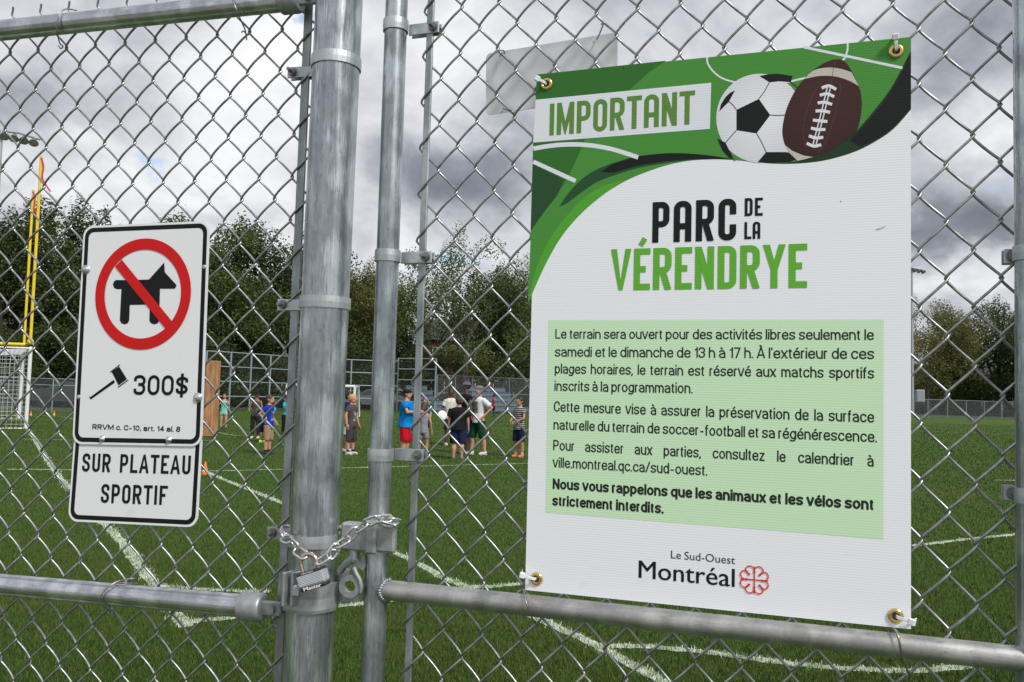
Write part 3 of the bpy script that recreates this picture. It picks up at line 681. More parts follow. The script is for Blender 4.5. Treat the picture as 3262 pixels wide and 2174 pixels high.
# ================================================================== LETTERING
def ribbon(mb, path, t, closed, put, clip, zlev):
    """constant-width stroke as quads with mitred joins, clipped to the glyph box, each stroke a hair above the last"""
    P = [Vector(p) for p in path]; n = len(P)
    if n < 2: return
    def off(i, sgn):
        if closed: a, b, c = P[(i-1) % n], P[i], P[(i+1) % n]
        else: a, b, c = (P[i-1] if i else None), P[i], (P[i+1] if i < n-1 else None)
        d1 = (b-a).normalized() if a is not None else (c-b).normalized(); d2 = (c-b).normalized() if c is not None else d1
        n1 = Vector((-d1.y, d1.x)); n2 = Vector((-d2.y, d2.x)); m_ = n1+n2
        if m_.length < 1e-4: return b+n1*t/2*sgn
        m_.normalize(); k = 1/max(.32, m_.dot(n1)); return b+m_*t/2*k*sgn
    L = [off(i, 1) for i in range(n)]; Rr = [off(i, -1) for i in range(n)]
    for i in range(n if closed else n-1):
        j = (i+1) % n; poly = [L[i], L[j], Rr[j], Rr[i]]
        for axn, lo, hi in ((0, clip[0], clip[2]), (1, clip[1], clip[3])):
            for s, lim in ((1, lo), (-1, -hi)):
                o = []
                for a, b in zip(poly, poly[1:]+poly[:1]):
                    da, db = s*a[axn]-lim, s*b[axn]-lim
                    if da >= 0: o.append(a)
                    if da*db < 0: o.append(a+(b-a)*(da/(da-db)))
                poly = o
                if not poly: break
            if not poly: break
        if len(poly) >= 3: mb.add([put(p.x, p.y, zlev) for p in poly], [tuple(range(len(poly)))])
FV = 1.0
def fillet(pts, rad, closed):
    o = []; n = len(pts)
    for i, p in enumerate(pts):
        b = Vector(p[:2]); r_ = rad*(p[2] if len(p) > 2 else 0)
        if not r_ or (not closed and i in (0, n-1)): o.append(b); continue
        a = Vector(pts[(i-1) % n][:2]); c = Vector(pts[(i+1) % n][:2]); da = (a-b).normalized(); dc = (c-b).normalized(); u = b+da*min(r_*(1+(FV-1)*abs(da.y)), (a-b).length*.499); v = b+dc*min(r_*(1+(FV-1)*abs(dc.y)), (c-b).length*.499)
        for k in range(7):
            s = k/6; ang = s*math.pi/2
            # circular quarter for right angles: blend of the tangent points round the inner corner
            q = u+v-b; o.append(q+(b-v)*math.cos(ang)*1.0*0+((u-q)*math.cos(ang)+(v-q)*math.sin(ang)))
    return o
G = {  # glyph: (relative width, [ (closed, [(x,y[,round])...]) ... ]) on a unit box of stroke centre lines
 'I': (0, [(0, [(0, -.2), (0, 1.2)])]),
 'M': (1.42, [(0, [(0, -.2), (0, 1.2)]), (0, [(1, -.2), (1, 1.2)]), (0, [(-.04, 1.15), (.5, .12), (1.04, 1.15)])]),
 'N': (1.05, [(0, [(0, -.2), (0, 1.2)]), (0, [(1, -.2), (1, 1.2)]), (0, [(-.06, 1.12), (1.06, -.12)])]),
 'P': (1, [(0, [(0, -.2), (0, 1.2)]), (0, [(-.01, 1), (1, 1, 1), (1, .44, 1), (0, .44)])]),
 'R': (1.05, [(0, [(0, -.2), (0, 1.2)]), (0, [(-.01, 1), (1, 1, 1), (1, .46, 1), (0, .46)]), (0, [(.5, .46), (1.02, -.1)])]),
 'O': (1, [(1, [(0, 0, 1), (0, 1, 1), (1, 1, 1), (1, 0, 1)])]),
 '0': (1, [(1, [(0, 0, 1), (0, 1, 1), (1, 1, 1), (1, 0, 1)])]),
 'T': (.95, [(0, [(-.6, 1), (1.6, 1)]), (0, [(.5, 1), (.5, -.2)])]),
 'A': (1.05, [(0, [(0, -.2), (0, 1, 1), (1, 1, 1), (1, -.2)]), (0, [(0, .36), (1, .36)])]),
 'a': (1.15, [(0, [(-.12, -.2), (.5, 1.12), (1.12, -.2)]), (0, [(.2, .27), (.8, .27)])]),
 'C': (1, [(0, [(1, .64), (1, 1, 1), (0, 1, 1), (0, 0, 1), (1, 0, 1), (1, .36)])]),
 'D': (1, [(1, [(0, 0), (0, 1), (1, 1, 1), (1, 0, 1)])]),
 'E': (.85, [(0, [(1.6, 1), (0, 1), (0, 0), (1.6, 0)]), (0, [(0, .5), (.92, .5)])]),
 'F': (.85, [(0, [(1.6, 1), (0, 1), (0, -.2)]), (0, [(0, .5), (.92, .5)])]),
 'L': (.80, [(0, [(0, 1.2), (0, 0), (1.6, 0)])]),
 'U': (1, [(0, [(0, 1.2), (0, 0, 1), (1, 0, 1), (1, 1.2)])]),
 'V': (1.15, [(0, [(-.12, 1.2), (.5, -.10), (1.12, 1.2)])]),
 'Y': (1.15, [(0, [(-.15, 1.2), (.5, .38), (1.15, 1.2)]), (0, [(.5, .45), (.5, -.2)])]),
 'S': (1, [(0, [(1, .70), (1, 1, 1), (0, 1, 1), (0, .56, 1), (1, .46, 1), (1, 0, 1), (0, 0, 1), (0, .30)])]),
 '3': (1, [(0, [(0, .72), (0, 1, 1), (1, 1, 1), (1, .53, 1), (.35, .53)]), (0, [(.35, .53), (1, .53, 1), (1, 0, 1), (0, 0, 1), (0, .28)])]),
 '$': (1, [(0, [(1, .68), (1, .92, 1), (0, .92, 1), (0, .54, 1), (1, .46, 1), (1, .08, 1), (0, .08, 1), (0, .32)]), (0, [(.5, 1.25), (.5, -.25)])]),
}
G['É'] = G['E']
def strokes(mb, text, put, x0, y0, x1, H, t, cw, gap, rad=.5, space=.6, pointed=False, zl=0.0):
    """text with its baseline from (x0,y0) to x1, cap height H, stroke t; letter widths scaled to fill the line"""
    def cwid(ch): return cw*G[ch][0] if ch != ' ' else space*cw
    txt = ['a' if (pointed and c == 'A') else c for c in text]
    nat = sum(cwid(c)+(t if c != ' ' else 0) for c in txt)+gap*(len(txt)-1)
    fixed = sum(t for c in txt if c != ' ')+gap*(len(txt)-1); k = ((x1-x0)-fixed)/(nat-fixed); x = x0; zl_ = zl
    for c in txt:
        zl_ = zl
        if c == ' ': x += space*cw*k+gap; continue
        w_ = cwid(c)*k; 
        for cl, pts in G[c][1]:
            pp = [(x+t/2+(p[0]*w_ if G[c][0] else 0), y0+t/2+p[1]*(H-t))+tuple(p[2:]) for p in pts]
            P = fillet(pp, (w_*rad if w_ else 0), cl)
            lim = (x-.001, y0-(.09*H if c == '$' else 0), x+w_+t+.001, y0+H*(1.09 if c == '$' else 1))
            zl_ += .00008; ribbon(mb, P, t, cl, put, lim, zl_)
        if c == 'É': ribbon(mb, [Vector((x+w_*.35+t/2, y0+H*1.07)), Vector((x+w_*.8+t/2, y0+H*1.24))], t*.85, False, put, (x-1, y0, x+9, y0+H*1.5), zl_+.00008)
        x += w_+t+gap

def hel(e):
    xh = .70; S_ = (0, [(0, -e), (0, 1+e)]); ac = (0, [(.42, .86), (.80, 1.06)]); gr = (0, [(.58, .86), (.20, 1.06)])
    bowl = (1, [(0, 0, 1), (0, xh, 1), (1, xh, 1), (1, 0, 1)]); a_ = [(0, [(1, -e), (1, xh, 1), (.04, xh, 1), (.04, xh-.17)]), (0, [(1, .40), (0, .38, 1), (0, 0, 1), (.96, 0, 1), (1, .18)])]
    e_ = [(0, [(.03, .355), (.97, .355)]), (0, [(1, .30), (1, xh, 1), (0, xh, 1), (0, 0, 1), (1, 0, 1), (1, .19)])]
    g = dict(a=(.98, a_), b=(1, [S_, bowl]), c=(.95, [(0, [(1, .48), (1, xh, 1), (0, xh, 1), (0, 0, 1), (1, 0, 1), (1, .22)])]), d=(1, [bowl, (0, [(1, -e), (1, 1+e)])]), e=(1, e_),
      f=(.45, [(0, [(.3, -e), (.3, 1, 1), (1.15, 1)]), (0, [(-.3, xh), (1.1, xh)])]), g=(1, [bowl, (0, [(1, xh+e), (1, -.25, 1), (0, -.25, 1), (0, -.13)])]),
      h=(.98, [S_, (0, [(0, .35), (0, xh, 1), (1, xh, 1), (1, -e)])]), i=(0, [(0, [(0, -e), (0, xh+e)]), (0, [(0, 1-e), (0, 1+e)])]), l=(0, [S_]),
      m=(1.65, [(0, [(0, -e), (0, xh+e)]), (0, [(0, .35), (0, xh, 1), (.5, xh, 1), (.5, -e)]), (0, [(.5, .35), (.5, xh, 1), (1, xh, 1), (1, -e)])]), n=(.98, [(0, [(0, -e), (0, xh+e)]), (0, [(0, .35), (0, xh, 1), (1, xh, 1), (1, -e)])]), o=(1.03, [bowl]),
      p=(1, [(0, [(0, -.27-e), (0, xh+e)]), bowl]), q=(1, [(0, [(1, -.27-e), (1, xh+e)]), bowl]), r=(.42, [(0, [(0, -e), (0, xh+e)]), (0, [(0, .35), (0, xh, 1), (1.15, xh)])]),
      s=(.92, [(0, [(1, .52), (1, xh, 1), (0, xh, 1), (0, .385, 1), (1, .325, 1), (1, 0, 1), (0, 0, 1), (0, .19)])]), t=(.42, [(0, [(.35, .92), (.35, 0, 1), (1.15, 0)]), (0, [(-.3, xh), (1.15, xh)])]),
      u=(.98, [(0, [(0, xh+e), (0, 0, 1), (1, 0, 1), (1, .35)]), (0, [(1, xh+e), (1, -e)])]), v=(.95, [(0, [(-.13, xh+.15), (.5, -.10), (1.13, xh+.15)])]), x=(.92, [(0, [(-.12, -.1), (1.12, xh+.1)]), (0, [(-.12, xh+.1), (1.12, -.1)])]))
    g['z'] = (.88, [(0, [(-.1, xh), (1.1, xh)]), (0, [(.98, xh), (.02, 0)]), (0, [(-.1, 0), (1.15, 0)])])
    g['é'] = (1, e_+[ac]); g['è'] = (1, e_+[gr]); g['à'] = (.98, a_+[gr]); g['.'] = (0, [(0, [(0, -e), (0, e)])]); g[','] = (0, [(0, [(0, e), (0, -.05), (-.6, -.2)])]); g['’'] = (0, [(0, [(0, 1+e), (0, .8)])])
    g['-'] = (.72, [(0, [(0, .33), (1, .33)])]); g['/'] = (.7, [(0, [(-.1, -e), (1.1, 1+e)])]); g['1'] = (.45, [(0, [(1, -e), (1, 1+e)]), (0, [(1, .86), (0, .78)])]); g['7'] = (1, [(0, [(-.1, 1), (1, 1), (.3, -e)])]); g['4'] = (1, [(0, [(.75, -e), (.75, 1), (0, .27), (1.15, .27)])])
    g['8'] = (1, [(1, [(.06, .54, 1), (.06, 1, 1), (.94, 1, 1), (.94, .54, 1)]), (1, [(0, 0, 1), (0, .54, 1), (1, .54, 1), (1, 0, 1)])]); g['3'] = G['3']; g['0'] = G['0']
    for k in 'LCNPRVMO': g[k] = (G[k][0]*1.12, G[k][1])
    g['À'] = (1.2, G['a'][1]+[(0, [(.62, 1.14), (.30, 1.32)])]); return g
LETV = dict(z=(0, .76), v=(0, .75), x=(0, .75), V=(0, 1), N=(0, 1), M=(0, 1), À=(0, 9), R=(0, 1), P=(0, 1), L=(0, 1))
def helv(mb, s, put, x0, y0, x1, H, t=.115, cw=None, gap=.085, sp=.22, zl=0.0):
    e = (t/2)/(1-t); g = hel(e); T_ = t*H; gp = gap*H
    ws = s.split(' ')
    def sums(w): return sum(g[c][0] for c in w), len(w)*T_+(len(w)-1)*gp
    tw = sum(sums(w)[0] for w in ws); tf = sum(sums(w)[1] for w in ws); n = len(ws)-1
    if cw is None: cw = (x1-x0-tf-n*sp*H)/tw/H
    space = (x1-x0-tf-tw*cw*H)/max(n, 1); x = x0
    for w in ws:
        for c in w:
            gw = g[c][0]*cw*H; k = 0; globals()['FV'] = 1.45
            for cl_, pts in g[c][1]:
                pp = [(x+T_/2+p[0]*(gw if g[c][0] else T_), y0+T_/2+p[1]*(H-T_))+tuple(p[2:]) for p in pts]; P = fillet(pp, gw*.5, cl_)
                lo, hi = LETV.get(c, (-9, 9)); lo = y0+lo*H if lo > -9 else y0-H; hi = y0+hi*H+(T_*0 if hi == 1 else T_*.3) if hi < 9 else y0+2*H
                if c in LETV: lim = (x-.0004, lo, x+gw+T_+.0004, hi)
                else: lim = (x-H, lo, x+H*2, hi)
                k += 1; ribbon(mb, P, T_, cl_, put, lim, zl+.00007*k)
            x += gw+T_+gp
        x += space-gp
    globals()['FV'] = 1.0; return cw
_tc = {}
def text_tris(s, bold=0.0, shear=0.0):
    k = (s, bold)
    if k in _tc: return _tc[k]
    cu = bpy.data.curves.new('t', 'FONT'); cu.body = s; cu.size = 1; cu.resolution_u = 3; cu.offset = bold; cu.fill_mode = 'FRONT'
    o = bpy.data.objects.new('t', cu); me = o.to_mesh(); V = [tuple(v.co) for v in me.vertices]; F = [tuple(p.vertices) for p in me.polygons]
    o.to_mesh_clear(); bpy.data.objects.remove(o); bpy.data.curves.remove(cu); _tc[k] = (V, F); return V, F
CAPH = None
def font_line(mb, s, put, x0, y0, x1, H, bold=0.0, xs=None, zl=0.0, justify=True):
    """one line set in Blender's own font: cap height H, words spread so that the line ends at x1"""
    global CAPH
    if CAPH is None: CAPH = max(v[1] for v in text_tris('H')[0])
    k = H/CAPH; ws = s.split(' '); W_ = []
    for w in ws:
        V, F = text_tris(w, bold); xa = min(v[0] for v in V); xb = max(v[0] for v in V); W_.append((V, F, xa, xb-xa))
    nat = sum(q[3] for q in W_); sp = .30
    if xs is None: xs = (x1-x0)/k/(nat+sp*(len(ws)-1)); 
    gap = ((x1-x0)/k-nat*xs)/max(1, len(ws)-1) if len(ws) > 1 else 0
    x = x0
    for V, F, xa, wd in W_:
        mb.add([put(x+(v[0]-xa)*xs*k, y0+v[1]*k, zl) for v in V], F); x += (wd*xs+gap)*k

# ================================================================== THE LARGE POSTER
SOFF = .0165
c6 = lambda x, y: (1640+x*.5612, 80+y*.5612)
cb = lambda x, y: (1640+x*.561, 960+y*.561)
def Sp(p, o=0.0): return GR.at(p[0], p[1], SOFF+o)
def sput(x, y, zl): return GR.pt(x, y, SOFF+.0003+zl)
def lc(p): return GR.loc(Sp(p))
cor = [Sp(p) for p in ((1710, 238), (1673, 1880), (2902, 2005), (2902, 118))]
bl = cor[1].copy()
PO = thing('poster_sign', 'large white and green IMPORTANT poster board tied to the gate with four cable ties', 'sign', (bl.x, bl.y, bl.z), GR.yaw)
def flute(m_, col_in=None):
    c = m_.n('ShaderNodeTexCoord'); wv = m_.n('ShaderNodeTexWave', wave_type='BANDS', bands_direction='Z'); wv.inputs['Scale'].default_value = 76; wv.inputs['Distortion'].default_value = .4
    m_.t.links.new(c.outputs['Object'], wv.inputs[0]); u_ = m_.n('ShaderNodeMath', operation='MULTIPLY_ADD'); m_.t.links.new(m_.noise(2.6, 2, .4, (1, 1, .7), 'Object', .3), u_.inputs[0]); u_.inputs[1].default_value = 12; m_.t.links.new(wv.outputs['Fac'], u_.inputs[2]); m_.bump(u_.outputs[0], .11, .0008); return wv.outputs['Fac']
def printm(name, col, rough=.5, grad=None):
    q = Mt(name, col, rough, 0, .22); f = flute(q); c = q.mix(.10, col if not grad else q.ramp(grad(q), GRAD), q.ramp(f, [(.2, tuple(x*.6 for x in col)), (.8, col)])); q.color(c); return q.m
q = Mt('white_board', (.72, .76, .82), .42, 0, .3); f = flute(q)
nz = q.noise(7, 5, .6); q.color(q.mix(q.ramp(q.noise(16, 7, .7), [(.62, (0, 0, 0)), (.82, (.35, .35, .35))]), q.mix(.22, (.82, .84, .875), q.ramp(f, [(.2, (.70, .735, .785)), (.8, (.82, .85, .885))])), (.55, .55, .54))); M_BOARD = q.m
# board: corner outline with a little bow
pn = MB(); P4 = [cor[0], cor[3], cor[2], cor[1]]
pn.plate([cor[0], cor[1], cor[2], cor[3]], -GR.n*.004); pn.build('board', M_BOARD, PO)
def lay(name, poly, mat, z, sm=False):
    z = z*.5; m_ = MB(); m_.flat([Sp(p, z) for p in poly]); return m_.build(name, mat, PO)
def spx(pts, k=8, closed=False): return [(p.x, p.y) for p in spline(pts, k, closed)]
M_GRN = printm('print_green', (.066, .265, .042)); M_GRN2 = printm('print_dark_green', (.032, .150, .024)); M_GRNL = printm('print_bright_green', (.085, .36, .030)); M_GRNX = printm('print_deep_green', (.020, .075, .026))
M_BLK = printm('print_black', (.008, .009, .009)); M_BLKG = printm('print_black_green', (.014, .040, .016)); M_WHT = printm('print_white', (.72, .755, .81)); M_PALE = printm('print_pale_green', (.57, .79, .53)); M_TXTG = printm('print_text_green', (.11, .25, .045))
M_VERT = printm('print_leaf_green', (.12, .42, .035)); M_RED = printm('print_red', (.70, .035, .028))
wave = [(2249, 480), (2150, 590), (2050, 660), (1930, 720), (1780, 765), (1640, 785), (1500, 789), (1370, 780), (1240, 767), (1130, 763), (1000, 770), (880, 792), (760, 830), (640, 880), (520, 950), (420, 1030), (330, 1120), (260, 1210), (200, 1310), (150, 1410), (110, 1500), (75, 1582)]
wv = [c6(x, y) for x, y in spx(wave, 5)]
TLc, TRc = (1710, 238), (2902, 118)
lay('print', [TLc, TRc]+wv, M_GRN, .0003)
# darker fields in the green
lay('print', [TLc, c6(860, 203), c6(760, 270), c6(640, 380), c6(610, 378), c6(118, 425)], M_GRN2, .0004)
lay('print', [c6(104, 668), c6(400, 645), c6(370, 720), c6(310, 850), c6(235, 975), c6(160, 1070), c6(89, 1172)], M_GRN2, .0004)
lay('print', [c6(103, 790), c6(280, 880), c6(235, 975), c6(160, 1070), c6(89, 1172)], M_GRNX, .0005)
left_sw = spx([(1240, 762), (1100, 740), (950, 728), (830, 730), (700, 745), (600, 770), (500, 805), (430, 840), (370, 885), (300, 960), (250, 1035)], 5)+spx([(300, 1010), (400, 935), (470, 890), (560, 855), (700, 812), (850, 785), (1000, 767), (1130, 762)], 5)
lay('print', [c6(*p) for p in left_sw], M_GRNX, .00055)
ls2 = spx([(1240, 763), (1100, 741), (950, 729), (830, 731), (700, 747), (610, 772), (540, 798), (490, 835)], 5)+spx([(560, 840), (700, 800), (850, 776), (1000, 763), (1130, 761)], 5)
lay('print', [c6(*p) for p in ls2], M_BLK, .0006)
lay('print', [c6(*p) for p in spx([(640, 875), (500, 915), (390, 985), (290, 1090), (215, 1190), (160, 1290), (110, 1420), (78, 1560)], 6)+spx([(75, 1582), (110, 1500), (150, 1410), (200, 1310), (260, 1210), (330, 1120), (420, 1030), (520, 950)], 5)], M_GRNL, .0005)
rt = spx([(2249, 145), (2200, 240), (2140, 350), (2060, 460), (1940, 600), (1840, 680), (1740, 735), (1640, 768), (1560, 780)], 6)
lay('print', [c6(*p) for p in rt]+[c6(x, y) for x, y in reversed(spx([(2249, 478), (2150, 588), (2050, 658), (1930, 718), (1780, 763), (1640, 783), (1500, 787)], 5))], M_BLKG, .0005)
rt2 = spx([(2249, 150), (2205, 245), (2150, 350), (2075, 460), (1985, 570), (1900, 655)], 6)
lay('print', [c6(*p) for p in rt2]+[c6(x, y) for x, y in reversed(spx([(2249, 470), (2150, 580), (2050, 650), (1960, 690)], 5))], M_BLK, .0006)
def pline(pts, wpx, mat, z, name='print', closed=False, conv=c6, k=8):
    z = z*.5
    P = spline(pts, k, closed) if len(pts) > 2 else [Vector((*pts[0], 0)), Vector((*pts[1], 0))]
    m_ = MB(); ribbon(m_, [Vector((p.x, p.y)) for p in P], wpx, closed, lambda x, y, zz: Sp(conv(x, y), z), (-1e5, -1e5, 1e5, 1e5), 0); return m_.build(name, mat, PO)
pline([(1091, 182), (1096, 220), (1130, 268), (1190, 308), (1290, 330), (1450, 330)], 10, M_WHT, .0007)
pline([(1640, 126), (2200, 244)], 15, M_WHT, .0007)
pline([(1889, 103), (1886, 150), (1855, 205), (1700, 285), (1500, 335)], 11, M_WHT, .00075)
pline([(105, 702), (250, 681), (400, 681), (550, 705), (700, 752)], 25, M_WHT, .0007)
pline([(104, 776), (345, 886)], 24, M_WHT, .0007)
lay('print', [c6(118, 425), c6(1115, 328), c6(1107, 590), c6(104, 668)], M_WHT, .0008)
def slerp_line(conv, a, b, top, text, kind, mat, z, **k):
    """a, b: baseline ends; top: cap top above a — all measured, brought into the board's own frame and levelled"""
    z = z*.55
    A = GR.loc(Sp(conv(*a))); B = GR.loc(Sp(conv(*b))); T = GR.loc(Sp(conv(*top))); y0 = (A[1]+B[1])/2; H = T[1]-A[1]; m_ = MB()
    if kind == 's': 
        t = H*k.pop('t'); strokes(m_, text, lambda x, y, zz: GR.pt(x, A[1]+(B[1]-A[1])*(x-A[0])/(B[0]-A[0])+(y-y0), SOFF+z+zz), A[0], y0, B[0], H, t, H*k.pop('cw', .3), H*k.pop('gap', .07), **k)
    elif kind == 'h': helv(m_, text, lambda x, y, zz: GR.pt(x, A[1]+(B[1]-A[1])*(x-A[0])/(B[0]-A[0])+(y-y0), SOFF+z+zz), A[0], y0, B[0], H, **k)
    else: font_line(m_, text, lambda x, y, zz: GR.pt(x, A[1]+(B[1]-A[1])*(x-A[0])/(B[0]-A[0])+(y-y0), SOFF+z+zz), A[0], y0, B[0], H, **k)
    return m_.build('lettering', mat, PO)
slerp_line(c6, (196, 629), (1018, 563), (203, 448), 'IMPORTANT', 's', M_TXTG, .0010, t=.145, cw=.30, gap=.085, rad=.5)
slerp_line(c6, (780, 1237), (1256, 1222), (783, 1007), 'PARC', 's', M_BLK, .0010, t=.150, cw=.3, gap=.105, rad=.45)
slerp_line(c6, (1305, 1086), (1404, 1083), (1308, 984), 'DE', 's', M_BLK, .0010, t=.15, cw=.3, gap=.12, rad=.42)
slerp_line(c6, (1303, 1217), (1393, 1214), (1305, 1120), 'LA', 's', M_BLK, .0010, t=.15, cw=.3, gap=.11, rad=.42)
slerp_line(c6, (547, 1507), (1655, 1492), (547, 1274), 'VÉRENDRYE', 's', M_VERT, .0010, t=.150, cw=.3, gap=.085, rad=.45)
lay('print', [cb(192, 108), cb(2095, 105), cb(2093, 1353), cb(175, 1200)], M_PALE, .0005)
TX = [((230, 213), (2038, 221), (230, 158), 'Le terrain sera ouvert pour des activités libres seulement le', 0), ((228, 315), (2040, 330), (228, 258), 'samedi et le dimanche de 13 h à 17 h. À l’extérieur de ces', 0),
      ((227, 411), (2040, 440), (227, 354), 'plages horaires, le terrain est réservé aux matchs sportifs', 0), ((225, 509), (1010, 524), (225, 451), 'inscrits à la programmation.', 0),
      ((222, 627), (2040, 690), (222, 568), 'Cette mesure vise à assurer la préservation de la surface', 0), ((220, 729), (2056, 802), (220, 671), 'naturelle du terrain de soccer-football et sa régénérescence.', 0),
      ((218, 846), (2038, 940), (218, 787), 'Pour assister aux parties, consultez le calendrier à', 0), ((216, 943), (1093, 991), (216, 885), 'ville.montreal.qc.ca/sud-ouest.', 0),
      ((215, 1066), (2040, 1187), (215, 1006), 'Nous vous rappelons que les animaux et les vélos sont', 1), ((213, 1160), (845, 1207), (213, 1100), 'strictement interdits.', 1)]
M_TXT = printm('print_ink', (.018, .022, .018))
for a, b_, t_, s_, bold in TX:
    ragged = s_ in ('inscrits à la programmation.', 'strictement interdits.', 'ville.montreal.qc.ca/sud-ouest.')
    slerp_line(cb, a, b_, t_, s_, 'h', M_TXT, .0009, t=.195 if bold else .128, gap=.045 if bold else .075, cw=None, sp={'plages': .46, 'Cette': .46, 'Pour': 1.05, 'samedi': .34, 'Le': .33}.get(s_.split(' ')[0], .29))
M_LOGO = M_BLK
slerp_line(c8, (722, 143), (1018, 171), (722, 107), 'Le Sud-Ouest', 'f', M_TXT, .0009, bold=-.002)
for i_ in range(2): slerp_line(c8, (572+i_*2.2, 233), (1014+i_*2.2, 276), (572+i_*2.2, 153), 'Montréal', 'f', M_BLK, .0009+.00008*i_)
# rosette
ce = c8(1107, 243); A0 = GR.loc(Sp(ce)); rr_ = (GR.loc(Sp(c8(1174, 243)))[0]-A0[0]); m_ = MB()
rb = lambda pts, cl, z: ribbon(m_, [Vector((A0[0]+x*rr_, A0[1]+y*rr_)) for x, y in pts], rr_*.085, cl, lambda x, y, zz: GR.pt(x, y, SOFF+.0009+z), (-1e5, -1e5, 1e5, 1e5), 0)
rb([(-.96, 0), (.96, 0)], False, .0); rb([(0, -.96), (0, .96)], False, .00003)
zz_ = .00006
for qx, qy in ((1, 1), (-1, 1), (-1, -1), (1, -1)):
    for sw in (0, 1):
        pts = [(.02, .02), (.0, .95), (.30, 1.0)] ; arc = []
        for i in range(15):
            a = R(215-i*(245/14)); arc.append((.31+.30*math.cos(a), .66+.30*math.sin(a)))
        arc += [(.42, .42)]
        arc = [(y, x) for x, y in arc] if sw else arc
        rb([(x*qx, y*qy) for x, y in arc], False, zz_); zz_ += .00003
    m_.flat([GR.pt(A0[0]+rr_*(qx*.37+.09*math.cos(2*math.pi*k/12)), A0[1]+rr_*(qy*.37+.09*math.sin(2*math.pi*k/12)), SOFF+.0009+zz_) for k in range(12)]); zz_ += .00003
m_.build('emblem', M_RED, PO)
# printed soccer ball
def oval(cx, cy, rx, ry, n=48): return [(cx+rx*math.cos(2*math.pi*k/n), cy+ry*math.sin(2*math.pi*k/n)) for k in range(n)]
def radial(name, cpx, rad, stops, rough=.32):
    q = Mt(name, stops[0][1], .5, 0, .22); flute(q); c = Sp(c6(*cpx)); M_ = Matrix.LocRotScale(PO.location, PO.rotation_euler, None).inverted(); cl = M_ @ c
    tc = q.n('ShaderNodeTexCoord'); vm = q.n('ShaderNodeVectorMath', operation='DISTANCE'); q.t.links.new(tc.outputs['Object'], vm.inputs[0]); vm.inputs[1].default_value = cl
    mm = q.n('ShaderNodeMath', operation='DIVIDE'); q.t.links.new(vm.outputs['Value'], mm.inputs[0]); mm.inputs[1].default_value = rad; q.color(q.ramp(mm.outputs[0], stops)); return q.m
M_BALL = radial('print_ball', (1420, 500), .138, [(0, (.80, .82, .86)), (.55, (.66, .68, .72)), (.85, (.40, .42, .46)), (1, (.22, .23, .26))])
BC = (1392, 530); 
lay('print', [c6(x, y) for x, y in oval(BC[0], BC[1], 249, 253)], M_BALL, .0009)
for pl_ in ([(1258, 482), (1385, 420), (1450, 512), (1372, 616), (1258, 598)], [(1388, 290), (1440, 280), (1490, 277), (1540, 284), (1576, 291), (1568, 325), (1500, 320), (1445, 326)],
            [(1250, 372), (1215, 436), (1160, 492), (1170, 450), (1195, 410), (1222, 385)], [(1150, 645), (1196, 668), (1242, 762), (1215, 752), (1180, 715)], [(1378, 780), (1426, 722), (1545, 722), (1600, 760), (1560, 778), (1470, 783)]):
    lay('print', [c6(*p) for p in pl_], M_BLK, .0011)
M_SEAM = printm('print_seam', (.06, .06, .07))
for s_ in ([(1385, 420), (1418, 375), (1445, 326)], [(1450, 512), (1490, 514), (1560, 512)], [(1372, 616), (1400, 665), (1426, 722)], [(1258, 598), (1228, 632), (1196, 668)], [(1258, 482), (1238, 455), (1215, 436)], [(1568, 325), (1600, 350), (1620, 370)], [(1242, 762), (1248, 768), (1252, 772)]):
    pline(s_, 5, M_SEAM, .0012)
# printed football
M_BRN = radial('print_football', (1740, 430), .16, [(0, (.062, .024, .020)), (.5, (.045, .017, .016)), (.8, (.022, .009, .012)), (1, (.010, .006, .010))])
M_CRM = printm('print_cream', (.52, .50, .44))
fb = spx([(1825, 195), (1760, 215), (1680, 268), (1600, 360), (1545, 470), (1520, 580), (1524, 650), (1548, 705), (1606, 772), (1700, 748), (1800, 705), (1890, 645), (1945, 590), (1968, 480), (1966, 400), (1950, 345), (1912, 262), (1872, 207)], 6, True)
lay('print', [c6(*p) for p in fb], M_BRN, .0013)
lay('print', [c6(*p) for p in spx([(1645, 305), (1690, 262), (1745, 245), (1810, 243), (1870, 255), (1912, 270)], 4)+spx([(1953, 348), (1900, 318), (1820, 293), (1730, 290), (1645, 307)], 4)], M_CRM, .0014)
lay('print', [c6(*p) for p in ((1534, 682), (1575, 715), (1640, 742), (1694, 750), (1606, 772), (1560, 728))], M_CRM, .0014)
pline([(1822, 200), (1808, 250), (1797, 330)], 3, M_SEAM, .0015)
pline([(1745, 320), (1690, 400), (1655, 500), (1635, 600), (1650, 700)], 3, M_SEAM, .0015); pline([(1850, 330), (1835, 440), (1800, 560), (1765, 660), (1720, 730)], 3, M_SEAM, .0015)
for dx_ in (-9, 9): pline([(1785+dx_, 345), (1745+dx_, 510), (1697+dx_, 695)], 7, M_WHT, .0016)
for i, (x, y) in enumerate(((1783, 352), (1772, 396), (1760, 443), (1748, 491), (1733, 546), (1722, 594), (1710, 641), (1698, 686))):
    bnd = (3.5-i)*3; pline([(x-41, y+bnd-4), (x, y-2-bnd*.4), (x+41, y+bnd+4)], 17, M_WHT, .0018)
# smudges
M_DIRT = simple('mud_speck', (.45, .40, .33), .8)
lay('print', [c6(*p) for p in spx([(2050, 1160), (2080, 1150), (2108, 1140), (2085, 1156), (2058, 1166)], 3, True)], M_DIRT, .0006)
lay('print', [c6(*p) for p in oval(1850, 1002, 3, 5, 8)], M_SEAM, .0006); lay('print', [c6(*p) for p in oval(618, 242, 3, 4, 8)], M_BLK, .0012)
